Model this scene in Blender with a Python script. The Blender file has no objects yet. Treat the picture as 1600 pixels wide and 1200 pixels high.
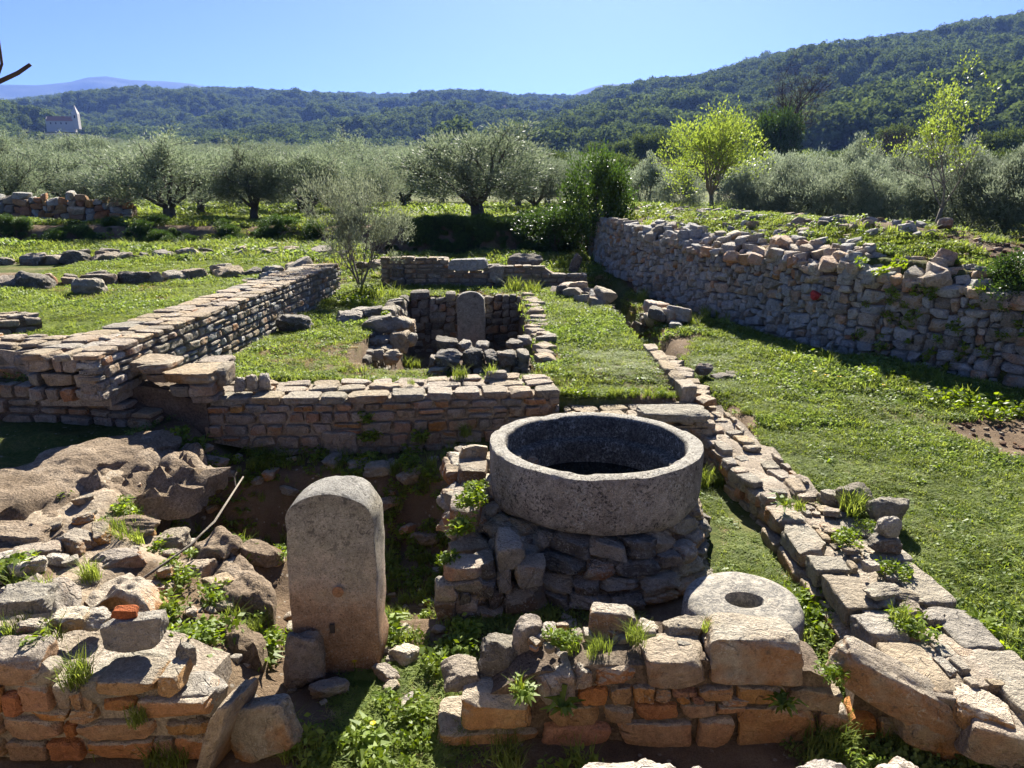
import bpy, math, random
import numpy as np
from mathutils import Vector, Matrix, Euler

# ------------------------------------------------------------------ camera, sky, sun, exposure
scene = bpy.context.scene
CAM_H, PITCH, FPX = 2.5, math.radians(15.0), 1120.0      # eye height above the sunken court, tilt, focal length in photo pixels
cam_data = bpy.data.cameras.new("camera")
cam_data.sensor_width = 36.0
cam_data.lens = 36.0 * FPX / 1600.0
cam_data.clip_start = 0.05
cam_data.clip_end = 30000.0
cam = bpy.data.objects.new("camera", cam_data)
scene.collection.objects.link(cam)
cam.location = (0, 0, CAM_H)
cam.rotation_euler = (math.pi / 2 - PITCH, 0, 0)
scene.camera = cam

SUN_EL, SUN_AZ = math.radians(37.0), math.radians(8.0)   # azimuth measured from +Y towards +X
world = bpy.data.worlds.new("World")
scene.world = world
world.use_nodes = True
wn = world.node_tree.nodes
wl = world.node_tree.links
sky = wn.new("ShaderNodeTexSky")
sky.sky_type = 'NISHITA'
sky.sun_disc = False
sky.sun_elevation = SUN_EL
sky.sun_rotation = SUN_AZ
sky.air_density = 0.26
sky.dust_density = 0.4
sky.ozone_density = 10.0
wl.new(sky.outputs[0], wn["Background"].inputs[0])
wn["Background"].inputs[1].default_value = 0.050
sun_data = bpy.data.lights.new("sun", 'SUN')
sun_data.energy = 5.0
sun_data.angle = math.radians(0.53)
sun_data.color = (1.0, 0.94, 0.84)
sun = bpy.data.objects.new("sun", sun_data)
scene.collection.objects.link(sun)
SUN_DIR = Vector((math.sin(SUN_AZ) * math.cos(SUN_EL), math.cos(SUN_AZ) * math.cos(SUN_EL), math.sin(SUN_EL)))
sun.rotation_euler = SUN_DIR.to_track_quat('Z', 'Y').to_euler()
sun.location = (2, 10, 12)
scene.view_settings.view_transform = 'Standard'
scene.view_settings.look = 'None'
scene.view_settings.exposure = 2.1
scene.view_settings.gamma = 1.0
scene.view_settings.use_curve_mapping = False
scene.cycles.use_denoising = True
scene.cycles.max_bounces = 7
scene.cycles.diffuse_bounces = 4
scene.cycles.glossy_bounces = 2
scene.cycles.transmission_bounces = 3
scene.cycles.volume_bounces = 0
scene.cycles.transparent_max_bounces = 6

HAZE = 0.00014

# ------------------------------------------------------------------ helpers
rng = np.random.default_rng(7)
random.seed(7)
COL = scene.collection


def ray(px, py):
    a = (px - 800.0) / FPX
    b = (600.0 - py) / FPX
    return (a, math.cos(PITCH) + b * math.sin(PITCH), -math.sin(PITCH) + b * math.cos(PITCH))


def PZ(px, py, z):
    """the point of the horizontal plane z that the photograph shows at this pixel"""
    r = ray(px, py)
    t = (z - CAM_H) / r[2]
    return (r[0] * t, r[1] * t, z)


def PY(px, py, y):
    """the point of the upright plane Y = y"""
    r = ray(px, py)
    t = y / r[1]
    return (r[0] * t, y, CAM_H + r[2] * t)


def smooth(a, b, x):
    t = np.clip((np.asarray(x, float) - a) / (b - a), 0, 1)
    return t * t * (3 - 2 * t)


class Fbm:
    """sum of sine waves: cheap smooth noise in 2 or 3 dimensions, about -1..1"""

    def __init__(self, seed, dim=3, octaves=4, freq=1.0, waves=6, gain=0.55):
        r = np.random.default_rng(seed)
        self.t = []
        amp = 1.0
        tot = 0
        for o in range(octaves):
            k = r.normal(size=(waves, dim))
            k /= np.linalg.norm(k, axis=1)[:, None]
            k *= freq * (2.03 ** o) * r.uniform(0.75, 1.3, size=(waves, 1))
            self.t.append((k, r.uniform(0, 6.283, waves), amp / math.sqrt(waves / 2.0)))
            tot += amp
            amp *= gain
        self.n = 1.0 / tot

    def __call__(self, p):
        p = np.asarray(p, float)
        s = 0
        for k, ph, a in self.t:
            s = s + a * np.sin(p @ k.T + ph).sum(axis=-1)
        return s * self.n


def mesh_from(name, V, F, mat=None, smooth_shade=True, sharp=None):
    me = bpy.data.meshes.new(name)
    V = np.asarray(V, float)
    if isinstance(F, np.ndarray):
        n, k = F.shape
        me.vertices.add(len(V))
        me.vertices.foreach_set("co", V.ravel())
        me.loops.add(n * k)
        me.loops.foreach_set("vertex_index", F.astype(np.int32).ravel())
        me.polygons.add(n)
        me.polygons.foreach_set("loop_start", np.arange(0, n * k, k, dtype=np.int32))
        me.update(calc_edges=True)
        me.validate()
    else:
        me.from_pydata([tuple(v) for v in V], [], F)
    if smooth_shade:
        me.polygons.foreach_set("use_smooth", np.ones(len(me.polygons), bool))
        if sharp:
            me.set_sharp_from_angle(angle=math.radians(sharp))
    if mat:
        me.materials.append(mat)
    me.update()
    return me


def link(name, me, parent=None, loc=None, mat=None):
    o = bpy.data.objects.new(name, me)
    COL.objects.link(o)
    if parent:
        o.parent = parent
    if loc is not None:
        o.location = loc
    if mat and me and not me.materials:
        me.materials.append(mat)
    return o


def tag(o, label=None, cat=None, group=None, kind=None):
    if label:
        o["label"] = label
    if cat:
        o["category"] = cat
    if group:
        o["group"] = group
    if kind:
        o["kind"] = kind
    return o


def empty(name, loc=(0, 0, 0), rz=0.0):
    o = bpy.data.objects.new(name, None)
    o.empty_display_size = 0.2
    COL.objects.link(o)
    o.location = loc
    o.rotation_euler = (0, 0, rz)
    return o


# ------------------------------------------------------------------ materials
class NT:
    def __init__(self, name):
        self.m = bpy.data.materials.new(name)
        self.m.use_nodes = True
        self.t = self.m.node_tree
        self.t.nodes.clear()
        self.out = self.t.nodes.new("ShaderNodeOutputMaterial")

    def n(self, typ, **kw):
        o = self.t.nodes.new(typ)
        for k, v in kw.items():
            setattr(o, k, v)
        return o

    def l(self, a, b):
        self.t.links.new(a, b)

    def val(self, sock, v):
        if isinstance(v, bpy.types.NodeSocket):
            self.l(v, sock)
        else:
            sock.default_value = v

    def noise(self, vec, scale, detail=4.0, rough=0.55, dist=0.0):
        o = self.n("ShaderNodeTexNoise")
        self.l(vec, o.inputs["Vector"])
        o.inputs["Scale"].default_value = scale
        o.inputs["Detail"].default_value = detail
        o.inputs["Roughness"].default_value = rough
        o.inputs["Distortion"].default_value = dist
        return o.outputs[0]

    def voro(self, vec, scale, feature='F1', rand=1.0):
        o = self.n("ShaderNodeTexVoronoi", feature=feature)
        self.l(vec, o.inputs["Vector"])
        o.inputs["Scale"].default_value = scale
        o.inputs["Randomness"].default_value = rand
        return o.outputs["Distance"]

    def ramp(self, fac, stops, interp='LINEAR'):
        o = self.n("ShaderNodeValToRGB")
        o.color_ramp.interpolation = interp
        e = o.color_ramp.elements
        while len(e) < len(stops):
            e.new(0.5)
        for i, (p, c) in enumerate(stops):
            e[i].position = p
            e[i].color = (c[0], c[1], c[2], 1) if not isinstance(c, (int, float)) else (c, c, c, 1)
        self.l(fac, o.inputs[0])
        return o.outputs[0]

    def mix(self, fac, a, b, blend='MIX'):
        o = self.n("ShaderNodeMix", data_type='RGBA', blend_type=blend)
        self.val(o.inputs[0], fac)
        for s, v in ((o.inputs[6], a), (o.inputs[7], b)):
            if isinstance(v, bpy.types.NodeSocket):
                self.l(v, s)
            else:
                s.default_value = (v[0], v[1], v[2], 1)
        return o.outputs[2]

    def math(self, op, a, b=0.0, clamp=False):
        o = self.n("ShaderNodeMath", operation=op, use_clamp=clamp)
        self.val(o.inputs[0], a)
        self.val(o.inputs[1], b)
        return o.outputs[0]

    def maprange(self, v, a, b, c=0.0, d=1.0):
        o = self.n("ShaderNodeMapRange")
        self.val(o.inputs[0], v)
        for i, x in enumerate((a, b, c, d)):
            self.val(o.inputs[i + 1], x)
        return o.outputs[0]

    def attr(self, name, typ='GEOMETRY'):
        o = self.n("ShaderNodeAttribute", attribute_name=name, attribute_type=typ)
        return o

    def pos(self):
        g = self.n("ShaderNodeNewGeometry")
        return g.outputs["Position"], g.outputs["Normal"]

    def hsv(self, col, h=0.5, s=1.0, v=1.0):
        o = self.n("ShaderNodeHueSaturation")
        self.val(o.inputs["Hue"], h)
        self.val(o.inputs["Saturation"], s)
        self.val(o.inputs["Value"], v)
        self.l(col, o.inputs["Color"])
        return o.outputs[0]

    def bump(self, height, strength=0.5, dist=0.02, normal=None):
        o = self.n("ShaderNodeBump")
        o.inputs["Strength"].default_value = strength
        o.inputs["Distance"].default_value = dist
        self.l(height, o.inputs["Height"])
        if normal:
            self.l(normal, o.inputs["Normal"])
        return o.outputs[0]

    def principled(self, col, rough=0.9, normal=None, spec=0.25):
        o = self.n("ShaderNodeBsdfPrincipled")
        self.val(o.inputs["Base Color"], col if isinstance(col, bpy.types.NodeSocket) else (col[0], col[1], col[2], 1))
        self.val(o.inputs["Roughness"], rough)
        o.inputs["Specular IOR Level"].default_value = spec
        if normal:
            self.l(normal, o.inputs["Normal"])
        return o.outputs[0]

    def done(self, sh):
        self.l(sh, self.out.inputs["Surface"])
        return self.m


def stone_material(name, c_dark, c_mid, c_light, top=None, top_amt=0.8, stain=None, stain_amt=0.0,
                   lichen=0.25, dark=0.25, bump=1.0, fine=1.0):
    """weathered limestone; top = colour of the weathered upper faces, stain = iron-orange patches"""
    tint = lambda c: (c[0] * 1.04, c[1] * 0.99, c[2] * 0.89) if c else None
    c_dark, c_mid, c_light, top = tint(c_dark), tint(c_mid), tint(c_light), tint(top)
    k = NT(name)
    P, N = k.pos()
    oi = k.n("ShaderNodeObjectInfo")
    at = k.attr("rnd").outputs["Fac"]
    rnd = k.math('FRACT', k.math('ADD', oi.outputs["Random"], at))
    off = k.n("ShaderNodeVectorMath", operation='ADD')
    k.l(P, off.inputs[0])
    cmb = k.n("ShaderNodeCombineXYZ")
    k.l(k.math('MULTIPLY', rnd, 37.0), cmb.inputs[0])
    k.l(k.math('MULTIPLY', rnd, 91.0), cmb.inputs[2])
    k.l(cmb.outputs[0], off.inputs[1])
    V = off.outputs[0]
    n1 = k.noise(V, 7.5, 6, 0.65)
    n2 = k.noise(V, 38.0 * fine, 5, 0.7)
    n15 = k.noise(V, 16.0, 4, 0.65, 0.6)
    n3 = k.noise(V, 160.0 * fine, 3, 0.7)
    col = k.ramp(n1, [(0.25, c_dark), (0.5, c_mid), (0.75, c_light)])
    if stain:
        n4 = k.noise(V, 3.1, 4, 0.6)
        f = k.maprange(k.math('ADD', n4, k.math('MULTIPLY', rnd, 0.35)), 0.78 - 0.35 * stain_amt, 0.95 - 0.35 * stain_amt)
        col = k.mix(f, col, stain)
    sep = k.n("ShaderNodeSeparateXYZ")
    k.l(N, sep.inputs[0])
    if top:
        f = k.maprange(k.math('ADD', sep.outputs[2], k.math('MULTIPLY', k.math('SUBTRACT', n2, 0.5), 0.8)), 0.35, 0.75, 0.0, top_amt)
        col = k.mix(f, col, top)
    # pale crustose lichen spots and dark biofilm
    vd = k.noise(V, 48.0 * fine, 3, 0.6, 1.2)
    big = k.noise(V, 7.0, 3, 0.5)
    lf = k.math('MULTIPLY', k.maprange(vd, 0.56, 0.62), k.maprange(big, 0.62 - lichen * 0.4, 0.75 - lichen * 0.4))
    col = k.mix(k.math('MULTIPLY', lf, 0.6), col, (0.52, 0.50, 0.43))
    df = k.math('MULTIPLY', k.maprange(n2, 0.5, 0.66), k.maprange(k.noise(V, 9.0, 4, 0.6), 0.62 - dark * 0.4, 0.74 - dark * 0.3))
    col = k.mix(k.math('MULTIPLY', df, 0.8), col, (0.07, 0.066, 0.06))
    cr = k.n("ShaderNodeTexVoronoi", feature='DISTANCE_TO_EDGE')
    dv = k.n("ShaderNodeVectorMath", operation='ADD')
    k.l(V, dv.inputs[0])
    wob = k.n("ShaderNodeTexNoise")
    k.l(V, wob.inputs["Vector"])
    wob.inputs["Scale"].default_value = 9.0
    wsc = k.n("ShaderNodeVectorMath", operation='SCALE')
    k.l(wob.outputs["Color"], wsc.inputs[0])
    wsc.inputs["Scale"].default_value = 0.16
    k.l(wsc.outputs[0], dv.inputs[1])
    k.l(dv.outputs[0], cr.inputs["Vector"])
    cr.inputs["Scale"].default_value = 6.5
    crk = k.math('MULTIPLY', k.maprange(cr.outputs["Distance"], 0.03, 0.0), k.maprange(big, 0.54, 0.62))
    col = k.mix(k.math('MULTIPLY', crk, 0.4), col, (0.06, 0.05, 0.04))
    val = k.math('ADD', k.math('ADD', k.math('ADD', k.maprange(rnd, 0, 1, 0.8, 1.16), k.math('MULTIPLY', k.math('SUBTRACT', n15, 0.5), 0.7)), k.math('MULTIPLY', k.math('SUBTRACT', n2, 0.5), 1.1)), k.math('MULTIPLY', k.math('SUBTRACT', n3, 0.5), 1.3))
    hue = k.maprange(k.math('FRACT', k.math('MULTIPLY', rnd, 7.31)), 0, 1, 0.493, 0.504)
    col = k.hsv(col, hue, k.maprange(k.math('FRACT', k.math('MULTIPLY', rnd, 3.77)), 0, 1, 0.8, 1.12), val)
    h = k.math('ADD', k.math('MULTIPLY', n2, 0.8), k.math('ADD', k.math('MULTIPLY', n3, 0.35), k.math('MULTIPLY', n1, 1.3)))
    h = k.math('ADD', k.math('SUBTRACT', h, k.math('MULTIPLY', crk, 0.4)), k.math('MULTIPLY', n15, 1.3))
    nb = k.bump(h, bump, 0.05)
    return k.done(k.principled(col, 0.92, nb, 0.12))


M = {}
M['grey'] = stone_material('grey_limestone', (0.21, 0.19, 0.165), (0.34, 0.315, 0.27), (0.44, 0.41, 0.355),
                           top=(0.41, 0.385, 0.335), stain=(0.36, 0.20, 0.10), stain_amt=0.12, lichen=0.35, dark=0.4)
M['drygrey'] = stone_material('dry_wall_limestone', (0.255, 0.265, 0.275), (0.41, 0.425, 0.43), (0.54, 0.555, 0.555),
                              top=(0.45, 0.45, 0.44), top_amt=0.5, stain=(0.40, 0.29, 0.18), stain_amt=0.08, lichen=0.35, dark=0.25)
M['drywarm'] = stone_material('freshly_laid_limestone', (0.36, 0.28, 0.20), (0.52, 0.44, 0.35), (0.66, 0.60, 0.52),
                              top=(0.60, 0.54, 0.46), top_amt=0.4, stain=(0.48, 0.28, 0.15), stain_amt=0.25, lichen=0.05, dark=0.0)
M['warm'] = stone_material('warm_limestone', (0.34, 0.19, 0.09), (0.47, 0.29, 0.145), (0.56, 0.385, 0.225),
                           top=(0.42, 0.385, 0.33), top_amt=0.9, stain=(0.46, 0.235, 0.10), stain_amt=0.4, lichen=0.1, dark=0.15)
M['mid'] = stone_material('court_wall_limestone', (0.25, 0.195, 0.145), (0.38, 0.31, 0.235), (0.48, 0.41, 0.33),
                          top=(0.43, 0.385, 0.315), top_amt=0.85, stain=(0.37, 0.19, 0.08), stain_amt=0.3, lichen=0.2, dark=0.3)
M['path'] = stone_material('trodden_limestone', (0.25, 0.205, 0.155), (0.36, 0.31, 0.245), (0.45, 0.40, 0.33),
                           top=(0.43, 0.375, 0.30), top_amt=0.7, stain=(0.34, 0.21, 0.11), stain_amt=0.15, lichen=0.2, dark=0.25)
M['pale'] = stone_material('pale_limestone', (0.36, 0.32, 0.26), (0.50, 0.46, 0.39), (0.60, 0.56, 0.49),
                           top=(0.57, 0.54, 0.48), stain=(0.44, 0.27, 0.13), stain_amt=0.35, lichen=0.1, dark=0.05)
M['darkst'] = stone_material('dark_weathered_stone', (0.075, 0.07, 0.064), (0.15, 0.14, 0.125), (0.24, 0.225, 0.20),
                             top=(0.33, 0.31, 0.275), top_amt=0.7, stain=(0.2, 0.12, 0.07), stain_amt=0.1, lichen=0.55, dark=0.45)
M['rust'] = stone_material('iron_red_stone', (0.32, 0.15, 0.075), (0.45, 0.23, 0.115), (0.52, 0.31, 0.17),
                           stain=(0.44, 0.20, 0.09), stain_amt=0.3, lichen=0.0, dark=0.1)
M['terracotta'] = stone_material('terracotta', (0.27, 0.09, 0.045), (0.37, 0.135, 0.065), (0.44, 0.19, 0.10), lichen=0.0, dark=0.05)
M['clod'] = stone_material('red_brown_earth', (0.10, 0.055, 0.034), (0.16, 0.092, 0.058), (0.23, 0.14, 0.09), lichen=0.0, dark=0.0)
M['red'] = stone_material('red_paint_stone', (0.48, 0.02, 0.02), (0.56, 0.03, 0.03), (0.6, 0.05, 0.04), lichen=0.0, dark=0.0)


def soil_material(name, c1, c2, c3, bump=0.8):
    k = NT(name)
    P, N = k.pos()
    n1 = k.noise(P, 3.0, 6, 0.65)
    n2 = k.noise(P, 55.0, 4, 0.7)
    col = k.ramp(n1, [(0.3, c1), (0.5, c2), (0.72, c3)])
    col = k.hsv(col, 0.5, 1.0, k.math('MULTIPLY', k.maprange(n2, 0.3, 0.7, 0.5, 1.45), k.maprange(k.noise(P, 170.0, 3, 0.7), 0.3, 0.7, 0.7, 1.3)))
    nb = k.bump(k.math('ADD', n2, k.math('MULTIPLY', n1, 2.0)), bump, 0.03)
    return k.done(k.principled(col, 0.95, nb, 0.1))


M['core'] = soil_material('earth_mortar_core', (0.07, 0.05, 0.036), (0.12, 0.09, 0.065), (0.19, 0.155, 0.115))
M['mortar'] = soil_material('lime_mortar_core', (0.20, 0.16, 0.115), (0.31, 0.26, 0.20), (0.40, 0.35, 0.28))
M['ledge'] = soil_material('crumbling_mortar_rock', (0.12, 0.088, 0.058), (0.235, 0.18, 0.125), (0.36, 0.295, 0.22), 1.0)


def basin_material():
    k = NT('grey_pitted_trachyte')
    P, N = k.pos()
    n1 = k.noise(P, 3.0, 5, 0.6)
    n2 = k.noise(P, 60.0, 5, 0.75)
    n3 = k.noise(P, 190.0, 3, 0.7)
    col = k.ramp(n1, [(0.3, (0.23, 0.20, 0.165)), (0.5, (0.36, 0.32, 0.265)), (0.72, (0.47, 0.425, 0.36))])
    v = k.noise(P, 62.0, 3, 0.6, 0.6)
    pits = k.maprange(v, 0.55, 0.61)
    big = k.noise(P, 5.5, 4, 0.6)
    sep = k.n("ShaderNodeSeparateXYZ")
    k.l(N, sep.inputs[0])
    topf = k.maprange(sep.outputs[2], 0.5, 0.85)
    col = k.mix(topf, col, k.ramp(n2, [(0.3, (0.36, 0.33, 0.27)), (0.65, (0.56, 0.52, 0.44))]))
    col = k.mix(k.math('MULTIPLY', k.math('MULTIPLY', pits, k.maprange(big, 0.42, 0.5)), 0.75), col, (0.05, 0.045, 0.04))
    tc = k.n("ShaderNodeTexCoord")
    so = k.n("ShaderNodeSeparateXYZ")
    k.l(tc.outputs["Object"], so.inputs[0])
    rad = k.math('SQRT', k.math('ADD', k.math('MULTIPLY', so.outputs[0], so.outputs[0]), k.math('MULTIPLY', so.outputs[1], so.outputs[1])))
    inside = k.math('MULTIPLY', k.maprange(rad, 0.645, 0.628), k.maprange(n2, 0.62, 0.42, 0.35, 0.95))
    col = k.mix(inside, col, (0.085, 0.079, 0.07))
    lv = k.noise(P, 42.0, 3, 0.6, 1.0)
    col = k.mix(k.math('MULTIPLY', k.math('MULTIPLY', k.maprange(lv, 0.54, 0.60), k.maprange(k.noise(P, 4.0, 3, 0.6), 0.40, 0.56)), 0.8), col, (0.47, 0.46, 0.41))
    col = k.hsv(col, 0.5, 1.0, k.math('MULTIPLY', k.maprange(n3, 0.25, 0.75, 0.45, 1.55), k.maprange(k.noise(P, 16.0, 5, 0.7), 0.35, 0.65, 0.75, 1.2)))
    h = k.math('SUBTRACT', k.math('ADD', k.math('MULTIPLY', n2, 0.9), k.math('MULTIPLY', n3, 0.4)), k.math('MULTIPLY', pits, 0.5))
    return k.done(k.principled(col, 0.93, k.bump(h, 1.0, 0.035), 0.12))


M['basin'] = basin_material()


def stele_material(name, z_lo, z_hi):
    """grainy conglomerate: earth-red towards the foot that was buried, black lichen towards the crown"""
    k = NT(name)
    P, N = k.pos()
    sep = k.n("ShaderNodeSeparateXYZ")
    k.l(P, sep.inputs[0])
    n0 = k.noise(P, 4.0, 5, 0.65)
    n2 = k.noise(P, 75.0, 5, 0.75)
    n3 = k.noise(P, 210.0, 3, 0.7)
    h = k.math('ADD', k.maprange(sep.outputs[2], z_lo, z_hi), k.math('MULTIPLY', k.math('SUBTRACT', n0, 0.5), 0.5))
    col = k.ramp(h, [(0.05, (0.42, 0.23, 0.12)), (0.3, (0.52, 0.34, 0.22)), (0.5, (0.62, 0.50, 0.38)),
                     (0.68, (0.48, 0.425, 0.315)), (0.95, (0.38, 0.345, 0.26))])
    lv = k.voro(P, 70.0)
    gr = k.noise(P, 95.0, 3, 0.65, 0.5)
    band = k.math('MULTIPLY', k.maprange(h, 0.3, 0.5), k.maprange(h, 0.85, 0.6))
    col = k.mix(k.math('MULTIPLY', k.maprange(lv, 0.4, 0.25), k.math('MULTIPLY', band, k.maprange(n0, 0.4, 0.55))), col, (0.50, 0.44, 0.37))
    col = k.mix(k.maprange(gr, 0.57, 0.63, 0, 0.55), col, (0.60, 0.53, 0.44))
    col = k.mix(k.maprange(gr, 0.43, 0.37, 0, 0.6), col, (0.10, 0.075, 0.055))
    sn = k.n("ShaderNodeSeparateXYZ")
    k.l(N, sn.inputs[0])
    col = k.mix(k.maprange(sn.outputs[2], 0.3, 0.8, 0, 0.85), col, k.ramp(n2, [(0.3, (0.28, 0.265, 0.235)), (0.7, (0.50, 0.475, 0.42))]))
    col = k.hsv(col, 0.5, 1.0, k.math('MULTIPLY', k.maprange(k.math('ADD', n3, k.math('MULTIPLY', n2, 0.5)), 0.4, 1.1, 0.45, 1.5), k.maprange(k.noise(P, 13.0, 6, 0.75), 0.35, 0.65, 0.72, 1.22)))
    blot = k.math('MULTIPLY', k.maprange(k.noise(P, 22.0, 4, 0.7, 0.8), 0.56, 0.62), k.maprange(h, 0.45, 0.8))
    col = k.mix(k.math('MULTIPLY', blot, 0.65), col, (0.075, 0.07, 0.06))
    nb = k.bump(k.math('ADD', n2, k.math('MULTIPLY', n3, 0.6)), 1.0, 0.03)
    return k.done(k.principled(col, 0.93, nb, 0.12))


M['stele'] = stele_material('conglomerate_stele', 0.0, 1.05)
M['stele2'] = stele_material('lichened_stele', -0.9, 0.8)


def water_material():
    k = NT('dark_still_water')
    P, N = k.pos()
    nb = k.bump(k.noise(P, 9.0, 2, 0.5), 0.05, 0.01)
    o = k.n("ShaderNodeBsdfPrincipled")
    o.inputs["Base Color"].default_value = (0.012, 0.013, 0.01, 1)
    o.inputs["Roughness"].default_value = 0.06
    o.inputs["IOR"].default_value = 1.33
    k.l(nb, o.inputs["Normal"])
    return k.done(o.outputs[0])


M['water'] = water_material()


def leaf_material(name, c1, c2, trans=0.35, rough=0.5, spec=0.4, tcol=None):
    k = NT(name)
    P, N = k.pos()
    oi = k.n("ShaderNodeObjectInfo")
    n1 = k.noise(P, 2.2, 3, 0.6)
    n2 = k.n("ShaderNodeTexWhiteNoise")
    sc = k.n("ShaderNodeVectorMath", operation='SNAP')
    k.l(P, sc.inputs[0])
    sc.inputs[1].default_value = (0.06, 0.06, 0.06)
    k.l(sc.outputs[0], n2.inputs[0])
    f = k.math('ADD', k.math('MULTIPLY', n1, 0.5), k.math('MULTIPLY', n2.outputs[0], 0.5))
    col = k.ramp(f, [(0.25, c1), (0.75, c2)])
    col = k.hsv(col, 0.5, 1.0, k.maprange(oi.outputs["Random"], 0, 1, 0.8, 1.2))
    p = k.principled(col, rough, None, spec)
    t = k.n("ShaderNodeBsdfTranslucent")
    if tcol:
        t.inputs[0].default_value = (*tcol, 1)
    else:
        k.l(k.hsv(col, 0.49, 1.15, 1.5), t.inputs[0])
    mx = k.n("ShaderNodeMixShader")
    mx.inputs[0].default_value = trans
    k.l(p, mx.inputs[1])
    k.l(t.outputs[0], mx.inputs[2])
    return k.done(mx.outputs[0])


M['olive'] = leaf_material('olive_leaves', (0.105, 0.14, 0.08), (0.22, 0.255, 0.17), 0.3, 0.62, 0.15)
M['oliveyoung'] = leaf_material('silvery_olive_leaves', (0.125, 0.155, 0.10), (0.245, 0.28, 0.195), 0.3, 0.62, 0.15)
M['greyleaf'] = leaf_material('grey_shrub_leaves', (0.11, 0.13, 0.08), (0.21, 0.235, 0.155), 0.3, 0.6, 0.15)
M['spring'] = leaf_material('spring_leaves', (0.13, 0.185, 0.04), (0.225, 0.28, 0.07), 0.42, 0.5, 0.3)
M['springdim'] = leaf_material('dull_spring_leaves', (0.17, 0.18, 0.04), (0.26, 0.25, 0.07), 0.45, 0.5, 0.3)
M['ivy'] = leaf_material('ivy_leaves', (0.03, 0.055, 0.014), (0.07, 0.12, 0.028), 0.3, 0.45, 0.3)
M['pine'] = leaf_material('pine_foliage', (0.048, 0.076, 0.028), (0.145, 0.185, 0.062), 0.24, 0.95, 0.0)
M['grass'] = leaf_material('grass_blades', (0.12, 0.165, 0.033), (0.225, 0.27, 0.07), 0.48, 0.6, 0.1)
M['clover'] = leaf_material('clover_leaves', (0.10, 0.15, 0.034), (0.20, 0.255, 0.075), 0.42, 0.55, 0.15)
M['dry'] = leaf_material('dry_grass', (0.25, 0.19, 0.08), (0.36, 0.29, 0.14), 0.3, 0.7, 0.2)
M['weed'] = leaf_material('weed_leaves', (0.10, 0.155, 0.022), (0.19, 0.25, 0.04), 0.45, 0.5, 0.22)
M['drywood'] = leaf_material('dry_stalks', (0.10, 0.065, 0.04), (0.20, 0.135, 0.085), 0.1, 0.8, 0.1)
M['petal'] = leaf_material('yellow_petals', (0.75, 0.52, 0.02), (0.85, 0.62, 0.03), 0.3, 0.5, 0.2)
M['scrub'] = leaf_material('brown_scrub', (0.075, 0.06, 0.045), (0.13, 0.105, 0.075), 0.15, 0.8, 0.1)


def bark_material(name, c1, c2):
    k = NT(name)
    P, N = k.pos()
    n1 = k.noise(P, 9.0, 5, 0.65)
    n2 = k.noise(P, 60.0, 4, 0.7)
    col = k.ramp(k.math('ADD', k.math('MULTIPLY', n1, 0.6), k.math('MULTIPLY', n2, 0.4)), [(0.3, c1), (0.7, c2)])
    return k.done(k.principled(col, 0.9, k.bump(n2, 0.7, 0.02), 0.15))


M['bark'] = bark_material('olive_bark', (0.045, 0.038, 0.03), (0.14, 0.12, 0.095))
M['paletwig'] = bark_material('pale_twig_bark', (0.11, 0.095, 0.075), (0.23, 0.20, 0.16))
M['darktwig'] = bark_material('dark_twig_bark', (0.03, 0.025, 0.022), (0.075, 0.06, 0.05))
M['church'] = bark_material('pale_render', (0.46, 0.42, 0.37), (0.55, 0.51, 0.46))
M['rooftile'] = bark_material('red_roof_tiles', (0.30, 0.12, 0.075), (0.40, 0.18, 0.11))
M['glassdark'] = bark_material('dark_window', (0.03, 0.03, 0.035), (0.05, 0.05, 0.055))


def ground_material():
    k = NT('ground_cover')
    P, N = k.pos()
    cov = k.attr("cover").outputs["Fac"]
    rocky = k.attr("rocky").outputs["Fac"]
    n1 = k.noise(P, 2.3, 6, 0.65)
    n2 = k.noise(P, 30.0, 5, 0.7)
    n3 = k.noise(P, 130.0, 3, 0.7)
    soil = k.ramp(n1, [(0.3, (0.075, 0.052, 0.034)), (0.52, (0.15, 0.105, 0.066)), (0.75, (0.24, 0.18, 0.115))])
    green = k.ramp(n2, [(0.25, (0.040, 0.052, 0.016)), (0.5, (0.075, 0.095, 0.024)), (0.75, (0.14, 0.13, 0.045))])
    straw = (0.26, 0.21, 0.10)
    green = k.mix(k.maprange(k.noise(P, 1.1, 4, 0.6), 0.52, 0.7, 0, 0.55), green, straw)
    f = k.math('ADD', cov, k.math('MULTIPLY', k.math('SUBTRACT', n2, 0.5), 0.9))
    col = k.mix(k.maprange(f, 0.4, 0.62), soil, green)
    rockc = k.ramp(n2, [(0.3, (0.22, 0.17, 0.115)), (0.7, (0.46, 0.38, 0.28))])
    col = k.mix(k.maprange(k.math('ADD', rocky, k.math('MULTIPLY', k.math('SUBTRACT', n1, 0.5), 0.9)), 0.4, 0.65), col, rockc)
    # stones scattered in the soil
    v = k.voro(P, 19.0)
    col = k.mix(k.math('MULTIPLY', k.maprange(v, 0.24, 0.18), k.maprange(k.noise(P, 6.0, 3, 0.5), 0.5, 0.6, 0, 0.6)), col, (0.33, 0.30, 0.25))
    col = k.hsv(col, 0.5, 1.0, k.maprange(n3, 0.25, 0.75, 0.65, 1.35))
    nb = k.bump(k.math('ADD', k.math('MULTIPLY', n2, 1.0), k.math('MULTIPLY', n3, 0.4)), 0.8, 0.035)
    return k.done(k.principled(col, 0.95, nb, 0.08))


M['ground'] = ground_material()


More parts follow.
